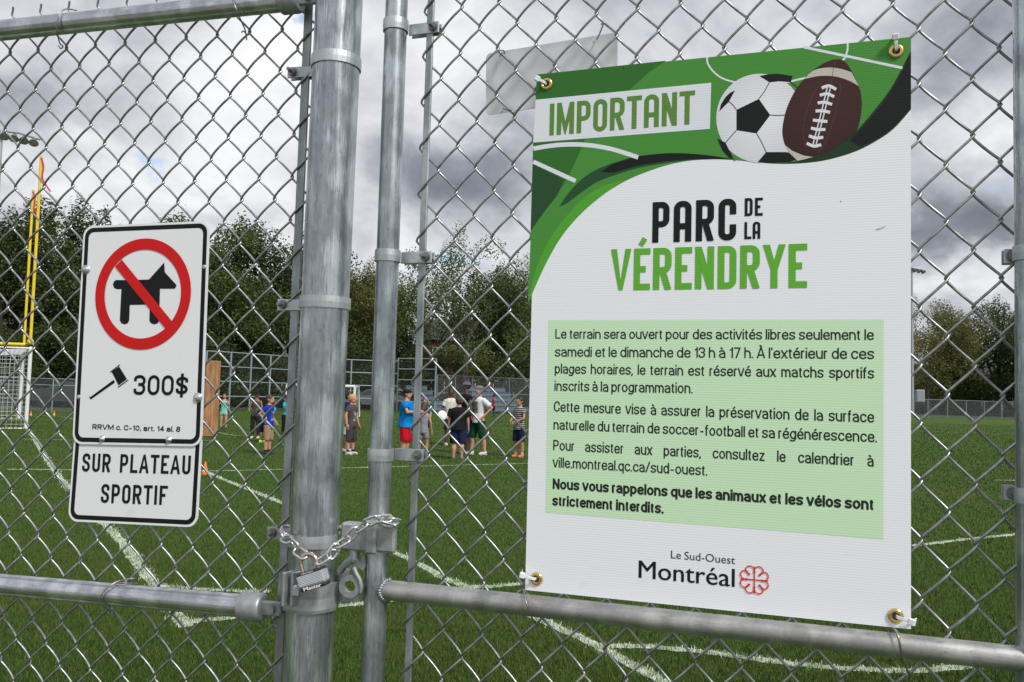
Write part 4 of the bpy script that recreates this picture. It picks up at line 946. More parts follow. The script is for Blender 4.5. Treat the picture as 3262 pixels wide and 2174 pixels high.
# brass grommets, and the nylon ties through them
corner = [((1741, 268), (1712, 252), 'top left'), ((2855, 163), (2852, 118), 'top right'), ((1709, 1845), (1664, 1833), 'bottom left'), ((2853, 1963), (2905, 1982), 'bottom right')]
for (gx, gy), (tx, ty), nm in corner:
    c = Sp((gx, gy), .0012); MB().lathe(c, GR.n, [(.0052, -.001), (.0056, .0016), (.0075, .0026), (.0102, .0018), (.0112, 0.0)], 28).build('grommet', M_BRASS, PO)
    MB().tube([Sp((gx, gy), -.0012), Sp((gx, gy), .0014)], [.0050, .0050], 16).build('grommet_hole', M_BLACKP, PO)
    t = thing('cable_tie', 'white nylon cable tie in the %s grommet of the poster' % nm, 'cable tie', Sp((tx, ty), .008), 0, 'cable ties holding the poster')
    a = Sp((gx, gy), .002); b_ = Sp((tx, ty), .010); dd = (b_-a).normalized(); sd = dd.cross(GR.n).normalized(); nn = sd.cross(dd)
    st = MB(); 
    pth = [a-GR.n*.012-dd*.001, a+GR.n*.004+dd*.002, a.lerp(b_, .5)+GR.n*.004, b_+GR.n*.001]
    for p, q2 in zip(pth[:-1], pth[1:]):
        dv = (q2-p); st.box((p+q2)/2, (dv.length+.001, .0048, .0016), dv.normalized(), sd, dv.normalized().cross(sd), .0004)
    dv = (pth[-1]-pth[-2]).normalized(); back = b_+dd*.010-GR.n*.030; st.box((b_+back)/2, ((back-b_).length, .0046, .0015), (back-b_).normalized(), sd, (back-b_).normalized().cross(sd))
    st.build('strap', M_NYLON, t)
    MB().box(b_+GR.n*.001, (.0095, .0095, .0075), dd, sd, nn, .0012).build('head', M_NYLON, t)

# ---- blank plate wired to the far side of the gate
M_PLATE = simple('bare_aluminium_plate', (.60, .63, .645), .45, .1, .06, 25)
def rounded(c4, rad, k=6):
    """corner points (world, planar, in order) with rounded corners"""
    o = []; n = len(c4)
    for i, b in enumerate(c4):
        a = c4[i-1]; c = c4[(i+1) % n]; u = (a-b).normalized(); v = (c-b).normalized(); q = b+u*rad+v*rad
        for j in range(k+1):
            t = math.pi/2*j/k; o.append(q-v*rad*math.cos(t)-u*rad*math.sin(t))
    return o
pc = [GR.at(*p, -.030) for p in ((1548, 172), (1548, 368), (1967, 306), (1967, 103))]
BP = thing('blank_plate', 'blank grey metal plate wired behind the mesh above left of the poster', 'sign', pc[1], GR.yaw)
MB().plate(rounded(pc, .009), -GR.n*.0016).build('plate', M_PLATE, BP)
for pts, offs in ((((1593, 178), (1607, 170), (1600, 160), (1580, 168)), (-.026, -.012, .004, .006)), (((1901, 126), (1910, 108), (1921, 80), (1925, 74), (1915, 78)), (-.026, -.015, .0, .006, .002)), (((1603, 346), (1618, 352), (1634, 364), (1628, 352), (1606, 349)), (-.026, -.012, .004, .006, -.02))):
    m_ = MB().tube(spline([tuple(GR.at(*p, o)) for p, o in zip(pts, offs)], 6), .0013, 6); m_.build('wire_tie', M_TIEW, BP)
for p in ((1601, 171), (1899, 128), (1605, 350)):
    MB().tube([GR.at(*p, -.0295), GR.at(*p, -.0285)], [.0036, .0036], 14).build('hole', M_NYLON, BP)

# ================================================================== NO DOGS SIGN AND ITS PANEL BELOW
LOFF = .0125
c2 = lambda x, y: (x*.6635, 680+y*.6635)
q = Mt('reflective_white_sheet', (.7, .7, .7), .4, 0, .3); q.color(q.mix(q.ramp(q.noise(11, 7, .72), [(.60, (0, 0, 0)), (.80, (.4, .4, .4))]), q.ramp(q.noise(420, 2, .5), [(.35, (.71, .73, .74)), (.65, (.77, .79, .80))]), (.52, .51, .48))); M_SIGNW = q.m
M_SBLK = simple('sign_black', (.008, .008, .009), .55, 0, .1, 100, .2); M_SRED = simple('sign_red', (.56, .010, .010), .55, 0, .05, 200, .2); M_ALU = simple('sign_edge_aluminium', (.55, .56, .56), .35, .7, .05, 60)
def Lp(p, o=0.0): return GL.at(p[0], p[1], LOFF+o)
def sign_plate(name, label, c4, zoff, parent_thing=None):
    W4 = [Lp(p, zoff) for p in c4]; bot = min(W4, key=lambda v: v.z)
    t = thing(name, label, 'sign', bot, GL.yaw); MB().plate(rounded(W4, .022), -GL.n*.0022).build('panel', M_SIGNW, t)
    cen = sum(W4, Vector())/4
    def inset(d, r_):
        o = []
        for i, b in enumerate(W4):
            u = (W4[i-1]-b).normalized(); v = (W4[(i+1) % 4]-b).normalized(); o.append(b+(u+v)*d)
        return rounded(o, r_)
    A_ = inset(.0046, .0190); B_ = inset(.0136, .0120); n = len(A_); m_ = MB(); lift = GL.n*.0003
    m_.add([p+lift for p in A_]+[p+lift for p in B_], [(i, (i+1) % n, n+(i+1) % n, n+i) for i in range(n)]); m_.build('border', M_SBLK, t); return t
c4u = [(267, 721), (230, 1415), (642, 1423), (668, 704)]
c4l = [(238, 1372), (216, 1661), (628, 1681), (645, 1376)]
SL = sign_plate('plateau_sign', 'lower white panel reading SUR PLATEAU SPORTIF under the no dogs sign', c4l, 0)
SD = sign_plate('no_dogs_sign', 'white sign with black dog crossed out in red and 300$ fine', c4u, .003)
def ll(p, o): return GL.loc(Lp(p, o))
def Lflat(parent, pts, mat, z, name='print'): return MB().flat([Lp(c2(*p), z) for p in pts]).build(name, mat, parent)
def Ltext(parent, a, b, top, text, kind, z, **k):
    A = ll(c2(*a), z); B = ll(c2(*b), z); T = ll(c2(*top), z); H = T[1]-A[1]; m_ = MB(); y0 = A[1]
    put = lambda x, y, zz: GL.pt(x, y+(B[1]-A[1])*(x-A[0])/(B[0]-A[0]), LOFF+z+zz)
    if kind == 's': t = H*k.pop('t'); strokes(m_, text, put, A[0], y0, B[0], H, t, H*k.pop('cw', .4), H*k.pop('gap', .12), **k)
    elif kind == 'h': helv(m_, text, put, A[0], y0, B[0], H, **k)
    else: font_line(m_, text, put, A[0], y0, B[0], H, **k)
    return m_.build('lettering', M_SBLK, parent)
Ltext(SL, (393, 1240), (913, 1254), (393, 1152), 'SUR PLATEAU', 's', .0006, t=.155, cw=.34, gap=.15, rad=.5, space=.9, pointed=True)
Ltext(SL, (483, 1390), (800, 1401), (483, 1299), 'SPORTIF', 's', .0006, t=.155, cw=.34, gap=.15, rad=.5)
Ltext(SD, (640, 872), (900, 876), (640, 776), '300$', 's', .0036, t=.155, cw=.40, gap=.13, rad=.5)
Ltext(SD, (443, 1037), (865, 1050), (443, 1012), 'RRVM c. C-10, art. 14 al. 8', 'h', .0036, t=.185, gap=.14, sp=.55)
dog = [(558, 320), (600, 321), (640, 320), (715, 318), (788, 236), (791, 283), (846, 343), (846, 352), (838, 362), (768, 362), (764, 515), (757, 528), (741, 533), (725, 528), (717, 515), (719, 438), (623, 440), (620, 515), (612, 529), (598, 533), (583, 528), (575, 513), (583, 364), (560, 364), (547, 357), (542, 342), (547, 327)]
Lflat(SD, dog, M_SBLK, .0036)
cc_ = ll(c2(690, 388), 0); rt_ = ll(c2(690, 123), 0)[1]-cc_[1]; rxo = (ll(c2(918, 388), 0)[0]-ll(c2(461, 388), 0)[0])/2; rad_ = (rt_+rxo)/2
m_ = MB(); n_ = 72; 
for k_, (ra, rb_) in enumerate(((rad_, rad_*.80),)):
    vs = []
    for i in range(n_): a = 2*math.pi*i/n_; vs += [GL.pt(cc_[0]+rxo*math.cos(a), cc_[1]+rt_*math.sin(a), LOFF+.0042), GL.pt(cc_[0]+rxo*.80*math.cos(a), cc_[1]+rt_*.80*math.sin(a), LOFF+.0042)]
    m_.add(vs, [(2*i, 2*i+1, (2*i+3) % (2*n_), (2*i+2) % (2*n_)) for i in range(n_)])
m_.build('prohibition_ring', M_SRED, SD)
Lflat(SD, [(584, 222), (552, 256), (796, 556), (828, 522)], M_SRED, .0045, 'prohibition_bar')
Lflat(SD, [(430, 885), (437, 893), (552, 812), (545, 800)], M_SBLK, .0036); Lflat(SD, [(536, 760), (572, 736), (609, 796), (569, 826)], M_SBLK, .0037)
for a, b in (((529, 763), (575, 727)), ((566, 836), (615, 800)), ((429, 881), (438, 893))):
    m_ = MB(); ribbon(m_, [Vector(a), Vector(b)], 4, False, lambda x, y, zz: Lp(c2(x, y), .0038), (-1e5, -1e5, 1e5, 1e5), 0); m_.build('print', M_SBLK, SD)
M_ZN = simple('zinc_bolt_head', (.62, .64, .66), .25, .9, .1, 200)
for x, y, r_, par in ((413, 270, .0085, SD), (950, 885, .0085, SD), (490, 1083, .0062, SD), (810, 1088, .0062, SD), (980, 258, .004, SD), (378, 882, .004, SD)):
    MB().lathe(Lp(c2(x, y), .0034), GL.n, [(r_*1.15, 0), (r_*1.15, .0008), (r_*.95, .0012), (r_*.8, .0035 if r_ > .005 else .0016), (r_*.35, .0052 if r_ > .005 else .0018), (0, .0055 if r_ > .005 else .0018)], 18).build('bolt', M_ZN if r_ > .005 else M_BAND, par)
# padlock print
def kput(x, y, zl): return kcen+X_*x+Z_*y+Yn*(.01265+zl)
if X_.cross(Z_).dot(Yn) > 0: pass
m_ = MB()
for i_ in range(3): font_line(m_, 'Master', kput, -KW*(.34-.01*i_), -KH*.46, KW*(.35+.01*i_), KH*.18, zl=.00006*i_)
m_.build('lettering', M_NYLON, PL)
m_ = MB(); font_line(m_, 'CAUTION', kput, -KW*.26, KH*.39, KW*.18, KH*.07, bold=.01); m_.build('lettering', M_NYLON, PL)
# ================================================================== BEHIND: backstop, fences, bleachers, goals, houses, cars
M_FPOST = simple('pale_fence_tube', (.26, .31, .345), .5, .3, .1, 20)
def netmat(name, col, a):
    """fine far-off chain link: real holes are below a pixel, so the weave is a fine diagonal grid with gaps"""
    q = Mt(name, col, .6, .3); c = q.coord((1, 1, 1)); s = q.n('ShaderNodeSeparateXYZ'); q.t.links.new(c, s.inputs[0])
    def mm(op, x, y):
        n = q.n('ShaderNodeMath', operation=op)
        for i, v in enumerate((x, y)):
            if isinstance(v, (int, float)): n.inputs[i].default_value = v
            elif v is not None: q.t.links.new(v, n.inputs[i])
        return n.outputs[0]
    hx = mm('ADD', s.outputs[0], s.outputs[1]); u = mm('FRACT', mm('MULTIPLY', mm('ADD', hx, s.outputs[2]), 12.0), None); v = mm('FRACT', mm('MULTIPLY', mm('SUBTRACT', hx, s.outputs[2]), 12.0), None)
    g_ = mm('MAXIMUM', mm('LESS_THAN', u, a), mm('LESS_THAN', v, a)); tr = q.n('ShaderNodeBsdfTransparent'); mx = q.n('ShaderNodeMixShader')
    q.t.links.new(g_, mx.inputs[0]); q.t.links.new(tr.outputs[0], mx.inputs[1]); q.t.links.new(q.b.outputs[0], mx.inputs[2]); q.t.links.new(mx.outputs[0], q.t.nodes['Material Output'].inputs[0]); return q.m
M_MESHF = netmat('far_chain_link', (.17, .19, .20), .12)
M_MESHD = netmat('backstop_mesh', (.035, .045, .045), .10)
def post_fence(name, label, cat, pts, H, posts, rails, r=.035, mesh=M_MESHF, pr=None, group=None):
    """posts standing along a ground line, horizontal tubes, one sheet of weave per bay"""
    P = [Vector(p) for p in pts]; t = thing(name, label, cat, P[0], 0, group); D_ = [0]
    for a, b in zip(P[:-1], P[1:]): D_.append(D_[-1]+(b-a).length)
    def at(s):
        j = max(0, min(len(P)-2, int(np.searchsorted(D_, s))-1)); return P[j].lerp(P[j+1], (s-D_[j])/(D_[j+1]-D_[j]))
    K = [at(D_[-1]*i/posts) for i in range(posts+1)]
    for p in K: MB().tube([p-Vector((0, 0, .1)), p+Vector((0, 0, H))], r, 8).build('post', M_FPOST, t)
    for z in rails:
        for a, b in zip(K[:-1], K[1:]): MB().tube([a+Vector((0, 0, z)), b+Vector((0, 0, z))], r*.62, 6).build('rail', M_FPOST, t)
    for a, b in zip(K[:-1], K[1:]):
        o = Vector((0, .012, 0)); MB().add([a+o+Vector((0, 0, .03)), b+o+Vector((0, 0, .03)), b+o+Vector((0, 0, H-.03)), a+o+Vector((0, 0, H-.03))], [(0, 1, 2, 3)]).build('mesh_sheet', mesh, t)
    return t
gd = lambda x, y: ground(x, y)
Hof = lambda x, yb, yt: atdist(x, yt, ground(x, yb).y).z
post_fence('perimeter_fence', 'low chain link fence between the soccer goal and the no dogs sign', 'fence', [gd(-500, 1308), gd(60, 1313), gd(260, 1317)], Hof(170, 1315, 1206), 7, (1.25, Hof(170, 1315, 1206)-.02), .03)
hb = Hof(830, 1311, 1128)
post_fence('backstop_fence', 'tall backstop fence with many horizontal tubes behind the children', 'fence', [gd(650, 1311), gd(715, 1311), gd(815, 1310), gd(920, 1309), gd(1060, 1309), gd(1182, 1311), gd(1263, 1313)], hb, 9, [hb*k for k in (.25, .5, .75, .995)], .055, M_MESHD)
hb2 = Hof(1360, 1315, 1145)
post_fence('backstop_wing', 'ladder like end panel of the backstop beside the bleachers', 'fence', [gd(1263, 1313), gd(1345, 1316), gd(1384, 1318)], hb2, 2, [hb2*k for k in (.2, .4, .6, .8, .995)], .055, M_MESHD)
post_fence('perimeter_fence', 'low chain link fence behind the blue bleachers', 'fence', [gd(1390, 1310), gd(1560, 1309), gd(1760, 1311), gd(2000, 1314)], 2.6, 10, (1.3, 2.58), .03)
post_fence('perimeter_fence', 'long pale chain link fence across the field right of the poster', 'fence', [gd(2050, 1319), gd(2860, 1331), gd(3262, 1335), gd(3700, 1341)], Hof(3100, 1333, 1277), 24, (Hof(3100, 1333, 1277)-.02,), .04)
# bleachers
M_BLCH = simple('blue_grey_plank', (.12, .165, .205), .6, .1, .12, 12)
def bleacher(x0, x1, y, label):
    a, b = gd(x0, y), gd(x1, y); t = thing('bleachers', label, 'bleachers', a, 0, 'bleachers beside the backstop'); d_ = (b-a).normalized(); n_ = Vector((-d_.y, d_.x, 0)); L = (b-a).length
    for i in range(5):
        MB().box(a+d_*L/2+n_*(.35+.6*i)+Vector((0, 0, .42+.33*i)), (L, .28, .05), d_, n_).build('seat_plank', M_BLCH, t)
        MB().box(a+d_*L/2+n_*(.20+.6*i)+Vector((0, 0, .27+.33*i)), (L, .03, .19), d_, n_).build('riser', M_BLCH, t)
    for k in range(5):
        p = a+d_*(L*(.03+.235*k)); m_ = MB(); m_.box(p+n_*1.5+Vector((0, 0, .06)), (.05, 3.1, .06), d_, n_)
        for i in range(5): m_.box(p+n_*(.35+.6*i)+Vector((0, 0, (.42+.33*i)/2)), (.045, .045, .40+.33*i), d_, n_)
        m_.build('support', M_FPOST, t)
bleacher(1372, 1440, 1317, 'short blue grey bleachers left of the group of people'); bleacher(1565, 1690, 1319, 'blue grey bleachers between the green shorts man and the poster')
# yellow goal post
M_YEL = simple('yellow_paint', (.78, .56, .02), .45, 0, .08, 6); M_RIB = simple('red_ribbon', (.55, .03, .04), .7)
A_ = atdist(97, 1090, 36); B_ = atdist(77, 1093, 42.3); B_.z = A_.z
GP = thing('football_goal_post', 'yellow football goal post with two tall uprights and red ribbons', 'goal post', (A_.x-8, A_.y+3, 0))
for P_, ty, tx in ((A_, 498, 132), (B_, 606, 106)):
    top = atdist(tx, ty, P_.y); up = MB().tube([P_, P_.lerp(top, .5), top], .062, 12).build('upright', M_YEL, GP)
    rb_ = [top+Vector((0, -.07, -.1)), top+Vector((.12, -.07, -.5)), top+Vector((.10, -.07, -1.0)), top+Vector((.38, -.07, -1.45)), top+Vector((.50 if ty < 600 else .3, -.07, -1.6))]
    m_ = MB(); pv = spline([tuple(p) for p in rb_], 4)
    for a, b in zip(pv[:-1], pv[1:]): m_.add([a, b, b+Vector((.07, .02, .02)), a+Vector((.07, .02, .02))], [(0, 1, 2, 3)])
    m_.build('ribbon', M_RIB, up)
MB().tube([A_, B_], .085, 12).build('crossbar', M_YEL, GP); mid_ = (A_+B_)/2
MB().tube([mid_, mid_+Vector((-.9, -.4, 0)), mid_+Vector((-4, -1.0, -.03)), Vector((A_.x-8, A_.y+1, 2.9)), Vector((A_.x-8.8, A_.y+1, 2.2)), Vector((A_.x-8.9, A_.y+1, -.1))], .085, 12).build('gooseneck', M_YEL, GP)
MB().ell(A_, (.14, .14, .14)).build('elbow_joint', M_YEL, GP)
# soccer goals
M_GOAL = simple('white_goal_tube', (.72, .73, .74), .4, 0, .05, 8); M_NET = simple('white_net_cord', (.60, .62, .62), .8)
def soccer_goal(label, p, d_, back, Hh, Wd, dep, r, step, cr=.004):
    """p: foot of the visible right-hand post; d_: along the goal line; back: away from the mouth"""
    t = thing('soccer_goal', label, 'soccer goal', p); q_ = p+d_*Wd; Zv = Vector((0, 0, 1))
    for a in (p, q_): MB().tube([a-Zv*.02, a+Zv*Hh], r, 12).build('post', M_GOAL, t)
    MB().tube([p+Zv*Hh, q_+Zv*Hh], r, 12).build('crossbar', M_GOAL, t); top = .9
    for a in (p, q_):
        MB().tube([a+Zv*Hh, a+Zv*Hh+back*top, a+back*dep], r*.55, 8).build('stay', M_GOAL, t); MB().tube([a, a+back*dep], r*.5, 8).build('ground_bar', M_GOAL, t)
    MB().tube([p+back*dep, q_+back*dep], r*.5, 8).build('ground_bar', M_GOAL, t)
    m_ = MB(); 
    def strand(*P_): m_.tube(P_, cr, 3, False)
    n = int(Wd/step)
    for i in range(n+1):
        a = p.lerp(q_, i/n); strand(a+Zv*Hh, a+Zv*Hh+back*top*.97-Zv*.08, a+back*dep*.98)
    for k in range(int(top/step)+1): strand(p+Zv*(Hh-.02)+back*step*k, p.lerp(q_, .5)+Zv*(Hh-.12)+back*step*k, q_+Zv*(Hh-.02)+back*step*k)
    L = math.hypot(dep-top, Hh); kk = int(L/step)
    for k in range(kk+1):
        s = k/kk; strand(p+back*(top+(dep-top)*s)+Zv*Hh*(1-s), q_+back*(top+(dep-top)*s)+Zv*Hh*(1-s))
    for a in (p, q_):
        for k in range(int(Hh/step)+1):
            z = k*step; bb = top+(dep-top)*(1-z/Hh); strand(a+Zv*z, a+Zv*z+back*bb)
        for k in range(1, int(dep/step)+1):
            b_ = k*step; zt = Hh if b_ < top else Hh*(dep-b_)/(dep-top); strand(a+back*b_, a+back*b_+Zv*zt)
    tag(m_.build('net', M_NET, t), kind='stuff'); return t
p_ = ground(82, 1366); gd_ = (ground(62, 1337)-p_).normalized(); soccer_goal('white soccer goal with netting at the left edge under the yellow post', p_, gd_, Vector((-gd_.y, gd_.x, 0)), 2.44, 7.3, 2.0, .055, .13, .0045)
p_ = ground(1126, 1330); soccer_goal('small white training goal behind the blond boy and the big post', p_, Vector((-1, .05, 0)).normalized(), Vector((.05, 1, 0)), Hof(1126, 1330, 1232), (ground(1126, 1330)-ground(905, 1328)).length, 1.3, .07, .18, .004)
# floodlights
M_POLE = simple('floodlight_pole', (.40, .43, .45), .5, .5, .08, 5); M_LAMP = simple('floodlight_housing', (.20, .21, .22), .5, .4); M_LGL = simple('floodlight_glass', (.42, .42, .34), .2)
def flood(label, x, ytop, Y, bx, cols):
    t0 = atdist(x, ytop, Y); t = thing('floodlight', label, 'floodlight', (t0.x, t0.y, 0), 0, 'floodlights round the field')
    MB().tube([(t0.x, t0.y, -.1), (t0.x, t0.y, t0.z/2), t0], [.19, .14, .10], 12).build('pole', M_POLE, t)
    e_ = [atdist(a, b, Y+c) for a, b, c in bx]; MB().tube(e_, .07, 6).build('crossarm', M_POLE, t)
    for k in range(cols):
        s = (k+.4)/cols; p = e_[0].lerp(e_[-1], s)
        m_ = MB().lathe(p+Vector((0, 0, -.1)), (.25, -.55, -.8), [(0, -.05), (.13, -.03), (.15, .08), (.26, .30), (.28, .33)], 12); h_ = m_.build('lamp', M_LAMP, t)
        MB().lathe(p+Vector((0, 0, -.1)), (.25, -.55, -.8), [(.26, .31), (.15, .32), (0, .325)], 12).build('lens', M_LGL, h_)
    return t
flood('tall floodlight at the top left with three lamps showing', 5, 415, 50, ((3, 418, 0), (60, 424, 0), (128, 445, 0)), 4)
flood('distant floodlight beside the right edge of the poster', 2905, 850, 92, ((2880, 848, 0), (2945, 860, 0)), 5)
bxp = gd(2912, 1337); bx_ = thing('utility_box', 'small pale grey box on the pole right of the poster', 'utility box', (bxp.x, bxp.y-.4, 0)); MB().box((bxp.x+.35, bxp.y-.3, 2.1), (.75, .4, 1.1), bev=.03).build('cabinet', M_POLE, bx_); MB().box((bxp.x+.35, bxp.y-.52, 2.1), (.6, .03, .95)).build('door', M_FPOST, bx_)
# houses
M_BRICK = simple('red_brick', (.10, .036, .026), .9, 0, .3, 3); M_ROOF = simple('dark_shingle', (.06, .055, .055), .9, 0, .25, 4); M_TRIM = simple('white_trim', (.70, .70, .68), .6); M_GLASS = simple('window_glass', (.05, .06, .07), .08, 0, .1, 2, .8)
def house(label, x, y, Y, W_, H_, D_, nw, storeys=2, porch=True):
    c = atdist(x, y, Y); c.z = 0; t = thing('brick_house', label, 'house', c, 0, 'houses beyond the trees')
    MB().box(c+Vector((0, D_/2, H_/2)), (W_, D_, H_)).build('wall', M_BRICK, t)
    a, b = W_/2+.4, D_+.4; z = H_; m_ = MB().add([c+Vector(v) for v in ((-a, -.4, z), (a, -.4, z), (a, b, z), (-a, b, z), (-a, D_/2, z+D_*.3), (a, D_/2, z+D_*.3))], [(0, 1, 5, 4), (2, 3, 4, 5), (0, 4, 3), (1, 2, 5), (0, 3, 2, 1)]); m_.build('roof', M_ROOF, t)
    for s in range(storeys):
        for k in range(nw):
            p = c+Vector((-W_/2+W_*(k+.5)/nw, -.03, H_*(s+.55)/storeys)); f_ = MB().box(p, (1.5, .10, 1.6)).build('window', M_TRIM, t); MB().box(p+Vector((0, -.055, 0)), (1.3, .02, 1.4)).build('pane', M_GLASS, f_)
    if porch:
        p = c+Vector((W_*.18, -1.4, 0)); pr_ = MB().box(p+Vector((0, 0, 2.7)), (3.4, 2.6, .22)).build('porch_roof', M_TRIM, t)
        for s in (-1.5, 1.5): MB().box(p+Vector((s, -1.1, 1.3)), (.22, .22, 2.6)).build('porch_column', M_TRIM, t)
    return t
house('red brick house seen through the trees above the bleachers', 1590, 1300, 92, 17, 7, 9, 5)
house('red brick house behind the low fence at the left edge', 150, 1300, 84, 15, 7, 9, 4)
house('red brick house with white porch right of the poster', 3085, 1300, 128, 12, 5.2, 8, 4, 1)
# cars
M_CARS = simple('silver_car_paint', (.22, .23, .24), .25, .6, .04, 3); M_CARD = simple('dark_car_paint', (.05, .055, .06), .2, .3); M_TYRE = simple('tyre', (.02, .02, .02), .9); M_HL = simple('headlight', (.8, .82, .85), .08, .3)
def car(label, x, y, Y, yaw, paint):
    c = atdist(x, y, Y); c.z = .01; t = thing('parked_car', label, 'car', c, 0, 'cars parked behind the backstop'); Rz = Matrix.Rotation(yaw, 3, 'Z')
    T_ = lambda p: c+Rz @ Vector(p)
    side = [(-2.2, .35), (-2.25, .75), (-2.1, .95), (-1.35, 1.05), (-.75, 1.42), (.55, 1.46), (1.25, 1.08), (2.05, .95), (2.25, .7), (2.2, .35)]
    def sec(w, prof): return [T_((px, w, pz)) for px, pz in prof]
    Lf, Rt = sec(.86, side), sec(-.86, side); n = len(side); m_ = MB(); m_.add(Lf+Rt, [(i, (i+1) % n, n+(i+1) % n, n+i) for i in range(n)]); m_.flat(Lf); m_.flat(Rt); m_.build('body', paint, t)
    gl_ = [(-1.25, 1.04), (-.72, 1.37), (.5, 1.41), (1.12, 1.06)]
    for s in (-1, 1): MB().plate([T_((px, s*.866, pz)) for px, pz in gl_], Rz @ Vector((0, s*.01, 0))).build('side_window', M_GLASS, t)
    for s in ((-1.36, 1.06, -.76, 1.41), (1.24, 1.10, .58, 1.44)): MB().add([T_((s[0]-.01*(s[0] < 0)+.01*(s[0] > 0), w_, s[1]+.01)) for w_ in (-.74, .74)]+[T_((s[2]+(.01 if s[0] > 0 else -.01), w_, s[3]+.01)) for w_ in (.70, -.70)], [(0, 1, 2, 3)]).build('windscreen', M_GLASS, t)
    for px in (-1.4, 1.4):
        for s in (-1, 1): MB().cyl(T_((px, s*.68, .32)), T_((px, s*.90, .32)), .32, 16).build('wheel', M_TYRE, t)
    for s in (-.62, .62): MB().box(T_((-2.2, s, .78)), (.12, .36, .16), Rz @ Vector((1, 0, 0)), Rz @ Vector((0, 1, 0)), (0, 0, 1), .03).build('headlight', M_HL, t)
rd_ = lambda x: ground(x, 1311).y
car('silver car behind the backstop right of the blond boy', 1205, 1290, rd_(1175)+4.5, .12, M_CARS)
car('dark car half hidden behind the left low fence', 250, 1290, rd_(200)+5.5, .1, M_CARD)
car('silver car behind the long fence right of the poster', 2960, 1300, rd_(3000)+45, .05, M_CARS)
# wooden board
M_WOOD = Mt('split_board_wood', (.30, .15, .06), .8); q = M_WOOD; f = q.noise(4, 6, .65, (6, 6, .5)); q.color(q.ramp(f, [(.3, (.15, .065, .028)), (.5, (.33, .17, .075)), (.72, (.50, .30, .15))])); q.bump(f, .4, .02); M_WOOD = M_WOOD.m
wp = ground(682, 1392); Hw = atdist(680, 1150, wp.y).z; wt = thing('wooden_post', 'thick reddish brown wooden post right of the no dogs sign', 'post', wp)
MB().box(wp+Vector((-.12, 0, Hw/2)), (.40, .16, Hw), (math.cos(.35), math.sin(.35), 0), (-math.sin(.35), math.cos(.35), 0), (0, 0, 1), .02).build('timber', M_WOOD, wt)
MB().box(wp+Vector((-.36, .06, Hw/2)), (.16, .14, Hw*1.0), (math.cos(.35), math.sin(.35), 0), (-math.sin(.35), math.cos(.35), 0), (0, 0, 1), .02).build('timber', M_WOOD, wt)
# cones
M_CONE = simple('orange_cone', (.85, .13, .02), .5); M_CBND = simple('cone_band', (.75, .72, .70), .5)
for x, yb, yt, lab in ((653, 1512, 1470, 'orange cone on the white line right of the plateau sign'), (172, 1325, 1309, 'small orange cone by the low fence, right of the other'), (98, 1325, 1310, 'small orange cone beside the soccer goal post')):
    p = ground(x, yb); h = atdist(x, yt, p.y).z; t = thing('traffic_cone', lab, 'traffic cone', p, 0, 'orange cones on the field')
    MB().lathe(p, (0, 0, 1), [(h*.30, .0), (h*.30, h*.05), (h*.22, h*.06), (h*.05, h*.98), (0, h)], 18).build('cone_body', M_CONE, t)
    MB().lathe(p, (0, 0, 1), [(h*.187, h*.25), (h*.165, h*.38)], 18).build('band', M_CBND, t)

# ================================================================== PEOPLE
def remesh(mb, name, mat, parent, vox=.012, smooth=3):
    me = mesh_of(mb, 'tmp', mat, parent); o = bpy.data.objects.new('tmp', me); C.objects.link(o)
    r_ = o.modifiers.new('r', 'REMESH'); r_.mode = 'VOXEL'; r_.voxel_size = vox; r_.use_smooth_shade = True
    s_ = o.modifiers.new('s', 'SMOOTH'); s_.iterations = smooth; s_.factor = .5
    dg = bpy.context.evaluated_depsgraph_get(); me2 = bpy.data.meshes.new_from_object(o.evaluated_get(dg)); bpy.data.objects.remove(o)
    me2.name = name; me2.materials.clear(); me2.materials.append(mat); me2.polygons.foreach_set('use_smooth', [True]*len(me2.polygons)); x = newobj(name, me2); x.parent = parent; return x
SKL = simple('light_skin', (.52, .27, .18), .6, 0, .06, 20); SKM = simple('tanned_skin', (.42, .21, .13), .6, 0, .06, 20); SKD = simple('dark_skin', (.085, .042, .028), .5, 0, .08, 20); SKB = simple('brown_skin', (.20, .10, .06), .55, 0, .08, 20)
def cl(n, c, v=.3):
    q = Mt(n, c, .9, 0, .15); f = q.noise(9, 4, .6, (1, 1, .45), 'Object', .6); q.color(q.ramp(f, [(.3, tuple(x*(1-v) for x in c)), (.7, tuple(min(1, x*(1+v*.4)) for x in c))])); q.bump(f, .9, .05); return q.m
HBR = simple('brown_hair', (.05, .026, .014), .6, 0, .3, 120); HBK = simple('black_hair', (.010, .009, .009), .5, 0, .3, 120); HBL = simple('blond_hair', (.42, .30, .14), .6, 0, .25, 120)
M_EYE = simple('eye', (.02, .015, .012), .2); M_LIP = simple('lips', (.30, .09, .07), .6)
